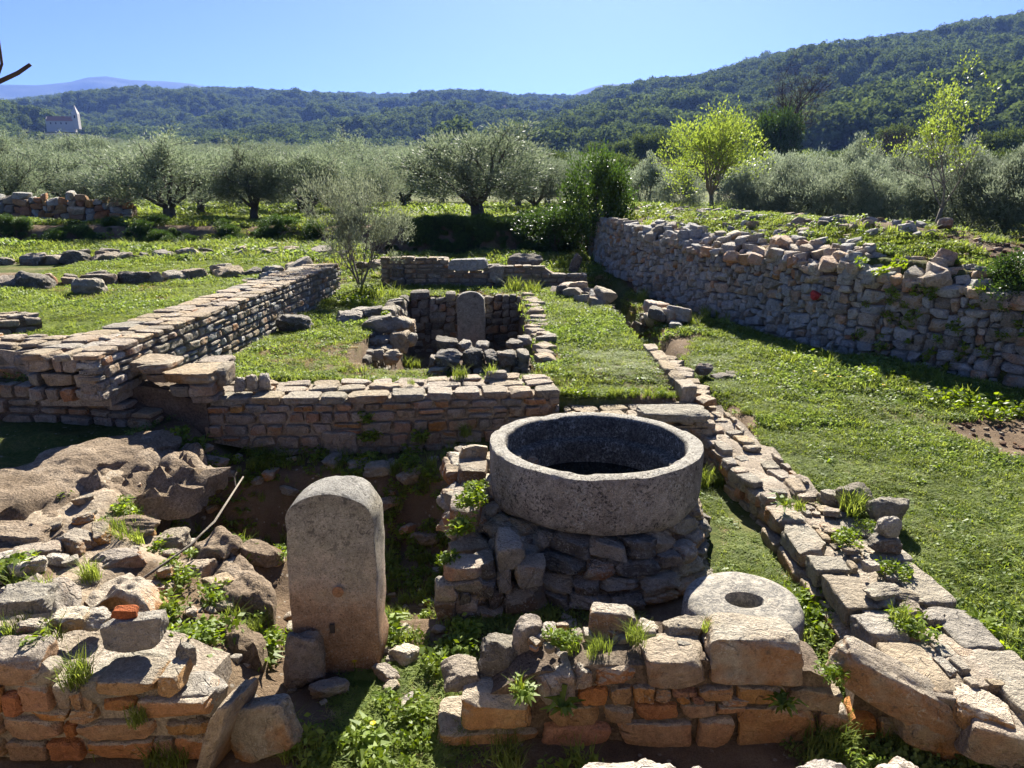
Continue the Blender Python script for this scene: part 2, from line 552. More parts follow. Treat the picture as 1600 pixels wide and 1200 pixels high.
def hill_material(name, c1, c2):
    k = NT(name)
    P, N = k.pos()
    n1 = k.noise(P, 0.02, 6, 0.7)
    n2 = k.noise(P, 0.12, 4, 0.7)
    col = k.ramp(k.math('ADD', k.math('MULTIPLY', n1, 0.5), k.math('MULTIPLY', n2, 0.5)), [(0.3, c1), (0.7, c2)])
    return k.done(k.principled(col, 0.95, k.bump(n2, 0.9, 4.0), 0.05))


M['hill'] = hill_material('forest_floor', (0.018, 0.026, 0.013), (0.05, 0.055, 0.03))
M['farhill'] = hill_material('far_wooded_slope', (0.022, 0.034, 0.018), (0.05, 0.062, 0.034))

# ------------------------------------------------------------------ ground heights (metres)
# the dry-stone terrace wall on the right: foot line, from the near end to the far end
DRY = [(8.6, 4.4), (6.9, 6.0), (5.54, 7.57), (4.22, 9.26), (3.19, 11.79), (2.35, 14.3), (2.0, 16.2), (1.95, 18.2)]
gn1 = Fbm(11, 2, 4, 1.3)
gn2 = Fbm(12, 2, 4, 7.0)
gn3 = Fbm(13, 2, 3, 0.02)


def dry_x(y):
    ys = [p[1] for p in DRY]
    xs = [p[0] for p in DRY]
    return np.interp(y, ys, xs)


def height(x, y):
    x = np.asarray(x, float)
    y = np.asarray(y, float)
    p = np.stack([x, y], -1)
    a = gn1(p)
    b = gn2(p)
    # sunken court in front
    z = 0.0 + 0.12 * smooth(4.6, 6.2, y) + 0 * x
    hl = -2.68 - 0.2 * (y - 4.6)
    tr_ = smooth(hl - 0.25, hl + 0.25, x + 0.1 * a) * smooth(-0.35, -0.5, x) * smooth(3.8, 4.2, y + 0.06 * a - 0.5 * smooth(-1.1, -1.6, x)) * smooth(6.05, 5.6, y + 0.08 * a)
    z = z - 0.60 * tr_
    # the bank of dry earth and rubble below the viewer's feet
    # fill behind the near left wall and the rubble mound on the left
    mound = smooth(-1.15, -2.1, x + 0.25 * a) * smooth(2.85, 3.2, y)
    z = z + 0.27 * mound * smooth(4.7, 4.1, y + 0.15 * a)
    m2 = smooth(-2.2, -2.9, x + 0.12 * a + 0.2 * (y - 4.6)) * smooth(2.9, 3.6, y)
    z = z + (0.44 - z) * m2 * (x < 0)
    m3 = smooth(-2.5, -3.1, x + 0.1 * a) * smooth(5.4, 6.2, y)
    z = z + (np.maximum(z, 0.47) - z) * m3
    # lane and lawn on the right
    vb = smooth(2.3, 1.35, y + 0.1 * a + 0.05 * b)
    lane = smooth(1.18, 1.45, x - 0.25 * smooth(3.6, 3.0, y)) * smooth(3.05, 3.5, y)
    z = z + (0.14 - z) * lane
    lawn = smooth(2.0, 2.3, x)
    zl = 0.16 + 0.14 * smooth(2.6, 4.0, y) + 0.15 * smooth(4.5, 9.0, y) + 0.17 * smooth(9, 15, y)
    z = z + (zl - z) * lawn
    z = z + (0.9 - z) * vb
    # middle court behind the cross wall
    zc = 0.62 + 0.04 * smooth(11, 15, y) - 0.085 * smooth(7.5, 6.8, y) * smooth(0.3, 0.6, x)
    c = smooth(6.42, 6.75, y) * smooth(1.75, 1.6, x) * smooth(-3.6, -3.3, x)
    z = z + (zc - z) * c
    # left terraces
    t1 = smooth(-3.35, -3.55, x) * smooth(6.30, 6.42, y)
    z = z + (0.80 - z) * t1
    t2 = smooth(-3.6, -3.85, x) * smooth(6.62, 6.85, y)
    z = z + (1.0 + 0.05 * smooth(12, 16, y) - z) * t2
    # lined pit
    pit = smooth(-1.95, -1.83, x) * smooth(0.36, 0.2, x + 0.03 * (y - 8)) * smooth(8.25, 8.6, y) * smooth(13.25, 13.1, y)
    z = z + (-0.38 - z) * pit
    ramp = smooth(-1.95, -1.6, x) * smooth(0.36, 0.2, x) * smooth(7.15, 7.6, y) * smooth(8.7, 8.3, y)
    z = z - 0.14 * ramp
    # ground behind the far wall, bank and olive terrace
    bk = smooth(14.6, 15.2, y)
    z = z + (0.78 - z) * bk * smooth(-3.2, -2.8, x)
    z = z + 0.16 * smooth(15.2, 18.4, y)
    edge = y + 0.35 * a + 0.10 * x * (x > -2) * 0
    z = z + (1.62 - z) * smooth(18.75, 19.45, edge)
    # terrace held by the dry-stone wall
    dx = x - dry_x(y)
    tr = smooth(0.12, 0.4, dx)
    z = z + (1.70 - 0.25 * smooth(10, 5.5, y) + 0.36 * smooth(.4, 1.6, dx) * (1 - 1.1 * smooth(1.9, 3.4, dx)) * smooth(8.0, 10.5, y) - z) * tr
    md = smooth(-1.25, -1.7, x) * smooth(3.0, 3.3, y) * smooth(6.1, 5.7, y)
    z = z + md * (0.05 * np.abs(gn2(p * 0.55)) + 0.035 * np.abs(gn2(p * 1.3 + 3)) - .03)
    # far field: rises towards the hills
    d = np.hypot(x, y)
    near = smooth(40, 16, d)
    z = z + near * (0.028 * a + 0.012 * b)
    far = np.clip(d - 45, 0, 300)
    z = z + 0.052 * far * smooth(-40, 0, y) + (d > 60) * 1.2 * gn3(p) * smooth(60, 200, d) * 0.6
    return z


def hz(x, y):
    return float(height(np.array([x]), np.array([y]))[0])


def hit(px, py):
    """the point of the ground that the photograph shows at this pixel"""
    r = ray(px, py)
    t = np.arange(1.5, 60.0, 0.015)
    x, y, z = r[0] * t, r[1] * t, CAM_H + r[2] * t
    k = np.nonzero(z < height(x, y))[0]
    k = k[0] if len(k) else len(t) - 1
    return float(x[k]), float(y[k]), hz(x[k], y[k])


def cover(x, y):
    """how much grass grows here, 0..1"""
    x = np.asarray(x, float)
    y = np.asarray(y, float)
    a = gn1(np.stack([x * 1.3 + 9, y * 1.3], -1))
    c = 0.80 + 0.36 * a
    # shaded court floor: thin weeds
    inner = smooth(1.35, 1.15, x) * smooth(6.4, 6.2, y) * smooth(-3.4, -3.1, x)
    c = c - 0.50 * inner
    # left rubble mound almost bare
    mm = smooth(-1.3, -1.8, x) * smooth(3.0, 3.4, y) * smooth(5.9, 5.5, y)
    c = c - 0.12 * mm
    # grass patch in front of the near walls
    c = c + 0.45 * smooth(-1.0, -0.7, x) * smooth(-0.2, -0.45, x) * smooth(3.6, 3.2, y)
    pit = smooth(-1.95, -1.8, x) * smooth(0.3, 0.15, x) * smooth(8.5, 8.8, y) * smooth(13.3, 13.1, y)
    c = c - 0.7 * pit
    # bare earth slump at the right edge of the lawn
    sl = np.exp(-(((x - 4.9) / 0.75) ** 2 + ((y - 6.15) / 0.55) ** 2))
    c = c - 1.2 * sl
    c = c - 0.75 * smooth(2.35, 2.1, y)
    bd = x - dry_x(y)
    c = c - 0.3 * smooth(.2, .5, bd) * smooth(3.2, 2.2, bd + 0.5 * a) * smooth(9.2, 10.2, y) * smooth(21, 18, y)
    s2 = np.exp(-(((x - 6.4) / 0.8) ** 2 + ((y - 8.9) / 0.5) ** 2))
    c = c - 0.75 * s2
    c = c - 0.5 * smooth(18.3, 18.6, y) * smooth(20.1, 19.8, y)
    return np.clip(c, 0, 1)


def rocky(x, y):
    x = np.asarray(x, float)
    y = np.asarray(y, float)
    a = gn1(np.stack([x * 1.7 - 4, y * 1.7 + 3], -1))
    mm = smooth(-1.5, -2.1, x) * smooth(3.1, 3.5, y) * smooth(6.0, 5.5, y)
    return np.clip(mm * (0.45 + 0.4 * a) + smooth(2.35, 2.0, y) * (0.75 + 0.2 * a), 0, 1)


def axis(fine0, fine1, step, mid0, mid1, mstep, far):
    v = list(np.arange(fine0, fine1 + 1e-6, step))
    s = mstep
    t = fine1
    while t < far:
        t += s
        if t > mid1:
            s *= 1.16
        v.append(t)
    s = mstep
    t = fine0
    lo = []
    while t > -far:
        t -= s
        if t < mid0:
            s *= 1.16
        lo.append(t)
    return np.array(lo[::-1] + v)


gx = axis(-5.6, 6.4, 0.05, -14, 14, 0.16, 4800)
gy = axis(1.4, 14.8, 0.05, -3, 26, 0.14, 4800)
GX, GY = np.meshgrid(gx, gy, indexing='xy')
GZ = height(GX.ravel(), GY.ravel())
nx, ny = len(gx), len(gy)
idx = np.arange(nx * ny).reshape(ny, nx)
F = np.stack([idx[:-1, :-1], idx[:-1, 1:], idx[1:, 1:], idx[1:, :-1]], -1).reshape(-1, 4)
V = np.stack([GX.ravel(), GY.ravel(), GZ], -1)
gme = mesh_from("ground", V, F, M['ground'])
for nm, fn in (("cover", cover), ("rocky", rocky)):
    at = gme.attributes.new(nm, 'FLOAT', 'POINT')
    at.data.foreach_set("value", fn(V[:, 0], V[:, 1]).astype(np.float32))
ground = tag(link("ground", gme), kind="structure")
print("ground", nx, ny)

# ------------------------------------------------------------------ stones
def cube_grid(n):
    """vertices and quads of a cube whose faces are n x n grids, -1..1"""
    pts = {}
    V, F = [], []

    def vid(p):
        key = tuple(int(round(c * n)) for c in p)
        if key not in pts:
            pts[key] = len(V)
            V.append(p)
        return pts[key]
    g = [-1 + 2.0 * i / n for i in range(n + 1)]
    for ax in range(3):
        for s in (-1, 1):
            for i in range(n):
                for j in range(n):
                    q = []
                    for (u, v) in ((i, j), (i + 1, j), (i + 1, j + 1), (i, j + 1)):
                        p = [0, 0, 0]
                        p[ax] = s
                        p[(ax + 1) % 3] = g[u]
                        p[(ax + 2) % 3] = g[v]
                        q.append(vid(tuple(p)))
                    F.append(q if s > 0 else q[::-1])
    return np.array(V, float), np.array(F, int)


GRIDS = {n: cube_grid(n) for n in (3, 4, 6, 9, 16)}


def stone_arrays(seed, n=4, square=6.0, warp=0.16, chips=4, rough=0.05, chip_d=(0.72, 0.98)):
    """one broken stone in a box of edge 1: rounded box, skewed corners, chipped planes, rough skin"""
    r = np.random.default_rng(seed)
    C, F = GRIDS[n]
    s = np.sign(C) * np.abs(C) ** 0.85
    q = s / (np.sum(np.abs(s) ** square, axis=1) ** (1.0 / square))[:, None]
    # skew the eight corners
    off = r.uniform(-warp, warp, size=(2, 2, 2, 3))
    t = (q + 1) / 2
    w = np.zeros_like(q)
    for i in (0, 1):
        for j in (0, 1):
            for k in (0, 1):
                f = (t[:, 0] if i else 1 - t[:, 0]) * (t[:, 1] if j else 1 - t[:, 1]) * (t[:, 2] if k else 1 - t[:, 2])
                w += f[:, None] * off[i, j, k]
    q = q + w
    for _ in range(chips):
        nrm = r.normal(size=3)
        nrm /= np.linalg.norm(nrm)
        ext = (q @ nrm).max()
        d = ext * r.uniform(*chip_d)
        over = q @ nrm - d
        m = over > 0
        q[m] -= np.outer(over[m], nrm) * 0.9
    fb = Fbm(seed + 1000, 3, 3, 2.6)
    fb2 = Fbm(seed + 2000, 3, 3, 8.0, gain=.7)
    nv = q / np.maximum(np.linalg.norm(q, axis=1), 1e-6)[:, None]
    q = q + nv * (rough * fb(q) + rough * 0.7 * fb2(q))[:, None]
    lo, hi = q.min(0), q.max(0)
    q = (q - lo) / (hi - lo) - 0.5
    return q, F


BANK = {}


def stone_bank(kind, count, **kw):
    BANK[kind] = []
    for i in range(count):
        V_, F_ = stone_arrays(abs(hash(kind)) % 1000 if False else sum(map(ord, kind)) * 7 + i * 13, **kw)
        me = mesh_from(kind + "_stone", V_, F_, None, True, 24)
        me.materials.append(None)
        BANK[kind].append((me, V_, F_))


stone_bank('block', 14, n=16, square=11, warp=0.15, chips=8, rough=0.045, chip_d=(0.78, 0.97))      # near dressed blocks
stone_bank('rough', 14, n=16, square=7, warp=0.26, chips=11, rough=0.085, chip_d=(0.66, 0.95))      # near broken rocks
stone_bank('brick', 16, n=6, square=9, warp=0.15, chips=5, rough=0.05, chip_d=(0.78, 0.97))      # coursed walls
stone_bank('rubble', 20, n=6, square=10, warp=0.27, chips=9, rough=0.045, chip_d=(0.66, 0.95))      # dry walls
stone_bank('flat', 12, n=6, square=9, warp=0.25, chips=7, rough=0.06, chip_d=(0.7, 0.95))       # paving and caps
stone_bank('boulder', 8, n=16, square=3.6, warp=0.24, chips=9, rough=0.09, chip_d=(0.7, 0.95))


def rotm(rx, ry, rz):
    return Euler((rx, ry, rz), 'XYZ').to_matrix()


def apparent(loc, size):
    v = Vector(loc) - Vector((0, 0, CAM_H))
    return max(size) / max(v.length, 0.3)


class Wall:
    """a thing made of stones; each stone is a part of its own, sharing mesh data with its look-alikes"""

    def __init__(self, name, label, cat, base, group=None):
        self.root = tag(empty(name, base), label, cat, group)
        self.base = Vector(base)
        self.st = []

    def add(self, kind, loc, size, mat, rx=0.0, ry=0.0, rz=0.0, i=None, name='stone', label=None):
        i = random.randrange(len(BANK[kind])) if i is None else i % len(BANK[kind])
        self.st.append((kind, i, Vector(loc), Vector(size), mat, (rx, ry, rz), name, label))

    def mesh(self, name, V_, F_, mat, sharp=40):
        o = link(name, mesh_from(name, np.asarray(V_) - np.array(self.base), F_, mat, True, sharp), self.root)
        return o

    def finish(self, limit=300):
        st = sorted(self.st, key=lambda s: -apparent(s[2], s[3]))
        for (kind, i, loc, size, mat, rot, name, label) in st[:limit]:
            o = bpy.data.objects.new(name, BANK[kind][i][0])
            COL.objects.link(o)
            o.parent = self.root
            o.location = loc - self.base
            o.rotation_euler = rot
            o.scale = size
            o.material_slots[0].link = 'OBJECT'
            o.material_slots[0].material = M[mat]
            if label:
                o["label"] = label
        rest = st[limit:]
        if rest:
            Vs, Fs, rn, mi, off = [], [], [], [], 0
            mats = sorted(set(s[4] for s in rest))
            for (kind, i, loc, size, mat, rot, name, label) in rest:
                _, v, f = BANK[kind][i]
                R = np.array(rotm(*rot))
                Vs.append((v * np.array(size)) @ R.T + np.array(loc - self.base))
                Fs.append(f + off)
                off += len(v)
                rn.append(np.full(len(f), random.random(), np.float32))
                mi.append(np.full(len(f), mats.index(mat), np.int32))
            me = mesh_from("small_stones", np.concatenate(Vs), np.concatenate(Fs), None, True, 38)
            for m_ in mats:
                me.materials.append(M[m_])
            me.polygons.foreach_set("material_index", np.concatenate(mi))
            a = me.attributes.new("rnd", 'FLOAT', 'FACE')
            a.data.foreach_set("value", np.concatenate(rn))
            tag(link("small_stones", me, self.root), kind="stuff")
        return self.root


class Line:
    """foot line of a wall face in plan; viewed side lies to the right of the walking direction when side=1"""

    def __init__(self, pts, side=1):
        self.p = [np.array(p, float) for p in pts]
        self.s = [0.0]
        for a, b in zip(self.p, self.p[1:]):
            self.s.append(self.s[-1] + np.linalg.norm(b - a))
        self.L = self.s[-1]
        self.side = side

    def at(self, s):
        s = min(max(s, 0), self.L)
        for k in range(len(self.p) - 1):
            if s <= self.s[k + 1] + 1e-9:
                f = (s - self.s[k]) / (self.s[k + 1] - self.s[k])
                p = self.p[k] * (1 - f) + self.p[k + 1] * f
                t = (self.p[k + 1] - self.p[k]) / (self.s[k + 1] - self.s[k])
                return p, t, np.array([t[1], -t[0]]) * self.side
        return self.p[-1], t, np.array([t[1], -t[0]]) * self.side


def const(v):
    return (lambda s: v) if not callable(v) else v


def lin(*pts):
    xs = [p[0] for p in pts]
    ys = [p[1] for p in pts]
    return lambda s: float(np.interp(s, xs, ys))


def coursed(w, line, zb, zt, h=(0.08, 0.14), wd=(0.12, 0.3), depth=0.22, mat='mid', gap=0.008, jit=0.01, tilt=1.5, kind='brick',
            batter=0.0, mats=None):
    zb, zt = const(zb), const(zt)
    zmin = min(zb(s) for s in np.linspace(0, line.L, 40))
    zmax = max(zt(s) for s in np.linspace(0, line.L, 40))
    z = zmin
    while z < zmax - 0.02:
        hh = random.uniform(*h)
        s = random.uniform(-0.12, 0)
        while s < line.L:
            ww = random.uniform(*wd)
            if hh > 0.6 * h[1] and random.random() < 0.15:
                ww *= 0.55
            e = min(s + ww, line.L)
            s0 = max(s, 0)
            if e - s0 > 0.035:
                m = (s0 + e) / 2
                top = min(z + hh, zt(m) + random.uniform(-0.01, 0.015))
                bot = max(z, zb(m) - 0.05)
                if top - bot > 0.03:
                    split = random.random() < 0.16 and (top - bot) > 0.1
                    for (b0, b1) in ([(bot, bot + (top - bot) * 0.48), (bot + (top - bot) * 0.52, top)] if split else [(bot, top)]):
                        p, t, n = line.at(m)
                        out = random.uniform(-jit, jit) - batter * (b0 - zmin)
                        dd = depth * random.uniform(0.85, 1.15)
                        c = p + n * (out - dd / 2)
                        w.add(kind, (c[0], c[1], (b0 + b1) / 2), (e - s0 - gap, dd, b1 - b0 - gap),
                              random.choice(mats) if mats else mat,
                              math.radians(random.uniform(-tilt, tilt)), math.radians(random.uniform(-tilt, tilt)),
                              math.atan2(t[1], t[0]) + math.radians(random.uniform(-tilt, tilt)) * 1.5)
            s += ww
        z += hh


def rubble(w, line, zb, zt, h=(0.06, 0.15), wd=(0.1, 0.28), depth=0.25, mat=lambda s, z: 'drygrey', gap=0.004, jit=0.03, tilt=6,
           kind='rubble', batter=0.06, ds=0.02):
    """uncoursed stones: each drops into the lowest free place of the face"""
    zb, zt = const(zb), const(zt)
    n = int(line.L / ds)
    sv = (np.arange(n) + 0.5) * ds
    skyl = np.array([zb(s) for s in sv])
    top = np.array([zt(s) for s in sv])
    base = skyl.min()
    guard = 0
    while guard < 6000:
        guard += 1
        act = np.where(skyl < top - 0.03, skyl, 1e9)
        i = int(np.argmin(act))
        if act[i] > 1e8:
            break
        a = b = i
        while a > 0 and skyl[a - 1] <= skyl[i] + 0.022:
            a -= 1
        while b < n - 1 and skyl[b + 1] <= skyl[i] + 0.022:
            b += 1
        run = (b - a + 1) * ds
        ww = random.uniform(*wd) * (0.6 if random.random() < 0.25 else 1.0)
        if run - ww < wd[0] * 0.6:
            ww = run
        ww = min(ww, wd[1] * 1.4)
        k = max(1, int(round(ww / ds)))
        st = a if random.random() < 0.5 else b - k + 1
        st = max(a, st)
        en = min(b, st + k - 1)
        ww = (en - st + 1) * ds
        z0 = skyl[st:en + 1].max()
        hh = random.uniform(*h) * (0.75 + 0.5 * min(1.0, ww / wd[1]))
        if ww < 0.06:
            hh = min(hh, 0.07)
        m = (st + en + 1) / 2 * ds
        p, t, nn = line.at(m)
        out = random.uniform(-jit, jit) - batter * (z0 - base)
        dd = depth * random.uniform(0.8, 1.2)
        c = p + nn * (out - dd / 2)
        zlow = skyl[st:en + 1].min()
        ht = z0 + hh - zlow
        w.add(kind, (c[0], c[1], (zlow + z0 + hh) / 2), (ww * 1.08 - gap, dd, ht * 1.1 - gap), mat(m, z0),
              math.radians(random.uniform(-tilt, tilt)), math.radians(random.uniform(-tilt, tilt)),
              math.atan2(t[1], t[0]) + math.radians(random.uniform(-tilt, tilt)))
        skyl[st:en + 1] = z0 + hh


def core(w, line, zb, zt, inset, thick, mat='core', name='core', step=0.12, rough=0.02):
    """earth and mortar heart of a wall"""
    zb, zt = const(zb), const(zt)
    n = max(2, int(line.L / step))
    V_, F_ = [], []
    fb = Fbm(len(w.st) + 5, 2, 2, 6.0)
    m = 5
    for i in range(n + 1):
        s = line.L * i / n
        p, t, nn = line.at(min(max(s, 0.02), line.L - 0.02))
        a = p - nn * inset
        b = p - nn * (inset + thick)
        V_.append((a[0], a[1], zb(s) - 0.1))
        for j in range(m):
            q = a + (b - a) * j / (m - 1)
            V_.append((q[0], q[1], zt(s) + rough * float(fb(np.array([q[0] * 2, q[1] * 2])))))
        V_.append((b[0], b[1], zb(s) - 0.1))
    k = m + 2
    for i in range(n):
        for j in range(k - 1):
            f = [i * k + j, (i + 1) * k + j, (i + 1) * k + j + 1, i * k + j + 1]
            F_.append(f if line.side < 0 else f[::-1])
    for i in (0, n):
        f = [i * k + j for j in range(k)]
        F_.append(f)
    w.mesh(name, V_, F_, M[mat], 50)


def paving(w, line, z, thick, size=(0.15, 0.35), h=(0.04, 0.08), mats=('path',), inset=0.0, gap=0.012, kind='flat', jz=0.012, skip=0.0):
    """flat stones closing the top of a wall, laid in rough rows across its thickness"""
    z = const(z)
    d = inset
    while d < inset + thick - 0.04:
        dd = min(random.uniform(*size) * 0.8, inset + thick - d)
        if inset + thick - d - dd < size[0] * 0.4:
            dd = inset + thick - d
        s = random.uniform(-0.1, 0)
        while s < line.L:
            ww = random.uniform(*size)
            e = min(s + ww, line.L)
            s0 = max(0, s)
            if e - s0 > 0.05 and random.random() > skip:
                m = (s0 + e) / 2
                p, t, n = line.at(m)
                c = p - n * (d + dd / 2 + random.uniform(-0.015, 0.015))
                hh = random.uniform(*h)
                w.add(kind, (c[0], c[1], z(m) - hh / 2 + random.uniform(-jz, jz)), (e - s0 - gap, dd - gap, hh), random.choice(mats),
                      math.radians(random.uniform(-2.5, 2.5)), math.radians(random.uniform(-2.5, 2.5)),
                      math.atan2(t[1], t[0]) + math.radians(random.uniform(-7, 7)))
            s += ww
        d += dd


def face_block(w, x0, y0, x1, y1, Y, depth, mat, kind='block', tilt=0.0, yaw=0.0, pitch=0.0, i=None, label=None, zmin=None):
    """a stone whose front face fills this rectangle of the photograph on the upright plane Y"""
    a = PY(x0, y1, Y)
    b = PY(x1, y0, Y)
    wz, wx = b[2] - a[2], PY(x1, (y0 + y1) / 2, Y)[0] - PY(x0, (y0 + y1) / 2, Y)[0]
    cx = (PY(x0, (y0 + y1) / 2, Y)[0] + PY(x1, (y0 + y1) / 2, Y)[0]) / 2
    w.add(kind, (cx, Y + depth / 2, (a[2] + b[2]) / 2), (wx, depth, wz), mat, math.radians(pitch), math.radians(tilt), math.radians(yaw), i, label=label)


def rock(name, label, cat, loc, size, mat, kind='boulder', rot=(0, 0, 0), group=None, i=None):
    """a loose stone lying by itself: a thing of one mesh"""
    i = random.randrange(len(BANK[kind])) if i is None else i % len(BANK[kind])
    o = bpy.data.objects.new(name, BANK[kind][i][0])
    COL.objects.link(o)
    o.location = loc
    o.scale = size
    o.rotation_euler = tuple(math.radians(a) for a in rot)
    o.material_slots[0].link = 'OBJECT'
    o.material_slots[0].material = M[mat]
    return tag(o, label, cat, group)


def slab_arrays(poly, ztop, thick, seed, rough=0.02, rings=12, per=0.05, slope=None, edge=0.02, dome=0.0):
    """an irregular flat rock from its outline in plan (star-shaped); slope(x, y) adds to the top"""
    P_ = np.array(poly, float)
    c = P_.mean(0)
    Q = []
    for a, b in zip(P_, np.roll(P_, -1, 0)):
        k = max(2, int(np.linalg.norm(b - a) / per))
        for t in range(k):
            Q.append(a + (b - a) * t / k)
    Q = np.array(Q)
    f1 = Fbm(seed, 2, 3, 5.0)
    f2 = Fbm(seed + 1, 2, 4, 9.0, gain=0.65)
    dirv = (Q - c) / np.linalg.norm(Q - c, axis=1)[:, None]
    Q = Q + dirv * (edge * 2.2 * f1(Q))[:, None]
    n = len(Q)
    V_ = [(c[0], c[1], ztop + rough * float(f2(c)) + dome + (slope(*c) if slope else 0))]
    for r in range(1, rings + 1):
        u = r / rings
        R = c + (Q - c) * u
        zz = ztop + rough * f2(R) * 1.5 - 0.6 * edge * (u ** 8) + dome * (1 - u * u)
        if slope is not None:
            zz = zz + np.array([slope(x, y) for x, y in R])
        V_ += [(x, y, z) for (x, y), z in zip(R, zz)]
    zt = np.array([v[2] for v in V_[-n:]])
    f3 = Fbm(seed + 3, 3, 3, 9.0)
    side = 5
    for r in range(1, side + 1):
        u = r / side
        for k in range(n):
            z = zt[k] - thick * u
            o = edge * 1.8 * float(f3(np.array([Q[k, 0], Q[k, 1], z]))) + edge * 0.5 * math.sin(u * 3.1)
            V_.append((Q[k, 0] + dirv[k, 0] * o, Q[k, 1] + dirv[k, 1] * o, z))
    F_ = [[0, 1 + k, 1 + (k + 1) % n] for k in range(n)]
    for r in range(rings + side - 1):
        o = 1 + r * n
        for k in range(n):
            F_.append([o + k, o + n + k, o + n + (k + 1) % n, o + (k + 1) % n])
    return np.array(V_), F_


def slab(name, label, cat, poly, ztop, thick, seed, mat, parent=None, **kw):
    V_, F_ = slab_arrays(poly, ztop, thick, seed, **kw)
    c = np.array([V_[:, 0].mean(), V_[:, 1].mean(), V_[:, 2].min()])
    if parent is None:
        o = link(name, mesh_from(name, V_ - c, F_, M[mat], True, 40), None, tuple(c))
        return tag(o, label, cat)
    base = np.array(parent.location)
    return link(name, mesh_from(name, V_ - base, F_, M[mat], True, 40), parent)


# ------------------------------------------------------------------ the round basin on its plinth, the millstone, the stele
def lathe(profile, seg, noise=None, seed=0, lump=0.0):
    V_, F_ = [], []
    m = len(profile)
    fb = Fbm(seed, 3, 3, 3.0)
    fb2 = Fbm(seed + 1, 3, 3, 14.0)
    for i in range(seg):
        a = 2 * math.pi * i / seg
        for (r, z) in profile:
            p = np.array([r * math.cos(a), r * math.sin(a), z])
            k = lump * float(fb(p)) + lump * 0.45 * float(fb2(p))
            V_.append((p[0] * (1 + k), p[1] * (1 + k), z + 0.6 * lump * float(fb(p + 5)) + lump * 0.3 * float(fb2(p + 9))))
    for i in range(seg):
        for j in range(m - 1):
            F_.append([i * m + j, ((i + 1) % seg) * m + j, ((i + 1) % seg) * m + j + 1, i * m + j + 1])
    return V_, F_


BX, BY, BZ = 0.585, 4.76, 0.815
basin = tag(empty("round_basin", (BX, BY, 0.38)), "large round grey stone basin holding dark water, set on a rubble plinth", "basin")
prof = [(0.0, -0.44), (0.45, -0.44), (0.60, -0.43), (0.70, -0.405), (0.725, -0.37), (0.735, -0.3), (0.74, -0.2), (0.742, -0.1), (0.744, -0.03), (0.738, -0.006),
        (0.72, 0.0), (0.69, 0.002), (0.66, 0.001), (0.64, -0.004), (0.628, -0.02), (0.622, -0.08), (0.617, -0.145), (0.612, -0.17),
        (0.59, -0.178), (0.56, -0.182), (0.545, -0.19), (0.535, -0.22), (0.525, -0.29), (0.515, -0.36), (0.47, -0.38), (0.0, -0.385)]
bv, bf = lathe(prof, 160, seed=41, lump=0.009)
bv = np.array(bv)
chip = Fbm(90, 3, 3, 9.0)(bv) - .28
rim = np.clip(1 - np.abs(bv[:, 2]) / .05, 0, 1) * (np.hypot(bv[:, 0], bv[:, 1]) > .6)
bv[:, 2] -= .012 * rim * np.clip(chip * 3, 0, 1)
rr_ = np.hypot(bv[:, 0], bv[:, 1])
bv[:, :2] *= (1 - .008 * (rim * np.clip(chip * 3, 0, 1) * np.sign(rr_ - .68)))[:, None]
low = (bv[:, 2] < -.34) & (rr_ > .5)
bv[low, 2] += .022 * np.clip(Fbm(91, 3, 3, 5.0)(bv[low]), -.6, 1)
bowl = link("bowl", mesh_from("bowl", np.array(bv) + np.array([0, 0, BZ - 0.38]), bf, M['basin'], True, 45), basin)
wv, wf = [], []
for i in range(64):
    a = 2 * math.pi * i / 64
    wv.append((0.517 * math.cos(a), 0.517 * math.sin(a), BZ - 0.38 - 0.35))
wf.append(list(range(64)))
link("water", mesh_from("water", wv, wf, M['water'], False), basin)
basin.rotation_euler = (math.radians(-1.2), math.radians(0.4), 0)

pl = Wall("basin_plinth", "rubble masonry plinth under the round stone basin", "plinth", (BX, BY, 0))
z = 0.0
row = 0
while z < 0.40:
    hh = random.uniform(0.07, 0.125)
    rr = 0.90 - 0.42 * max(0, z - 0.02) - (0.02 if row % 2 else 0)
    a = random.uniform(0, 0.3)
    a_end = a + 2 * math.pi
    while a < a_end:
        ww = random.uniform(0.14, 0.34)
        da = ww / rr
        am = a + da / 2
        dp = random.uniform(0.22, 0.3)
        r0 = rr - dp / 2 + random.uniform(-0.035, 0.03)
        pl.add('rough', (BX + r0 * math.cos(am) * 0.98, BY + r0 * math.sin(am), z + hh / 2), (ww, dp, hh * 1.12), random.choice(['darkst', 'grey', 'grey', 'mid']),
               math.radians(random.uniform(-8, 8)), math.radians(random.uniform(-6, 6)), am + math.pi / 2 + math.radians(random.uniform(-9, 9)))
        a += da
    z += hh
    row += 1
cv, cf = lathe([(0.0, 0.365), (0.5, 0.365), (0.62, 0.355), (0.72, 0.2), (0.80, 0.0), (0.82, -0.1)][::-1], 40, seed=3, lump=0.02)
pl.mesh("core", np.array(cv) + np.array([BX, BY, 0]), cf, M['core'])
pl.finish()

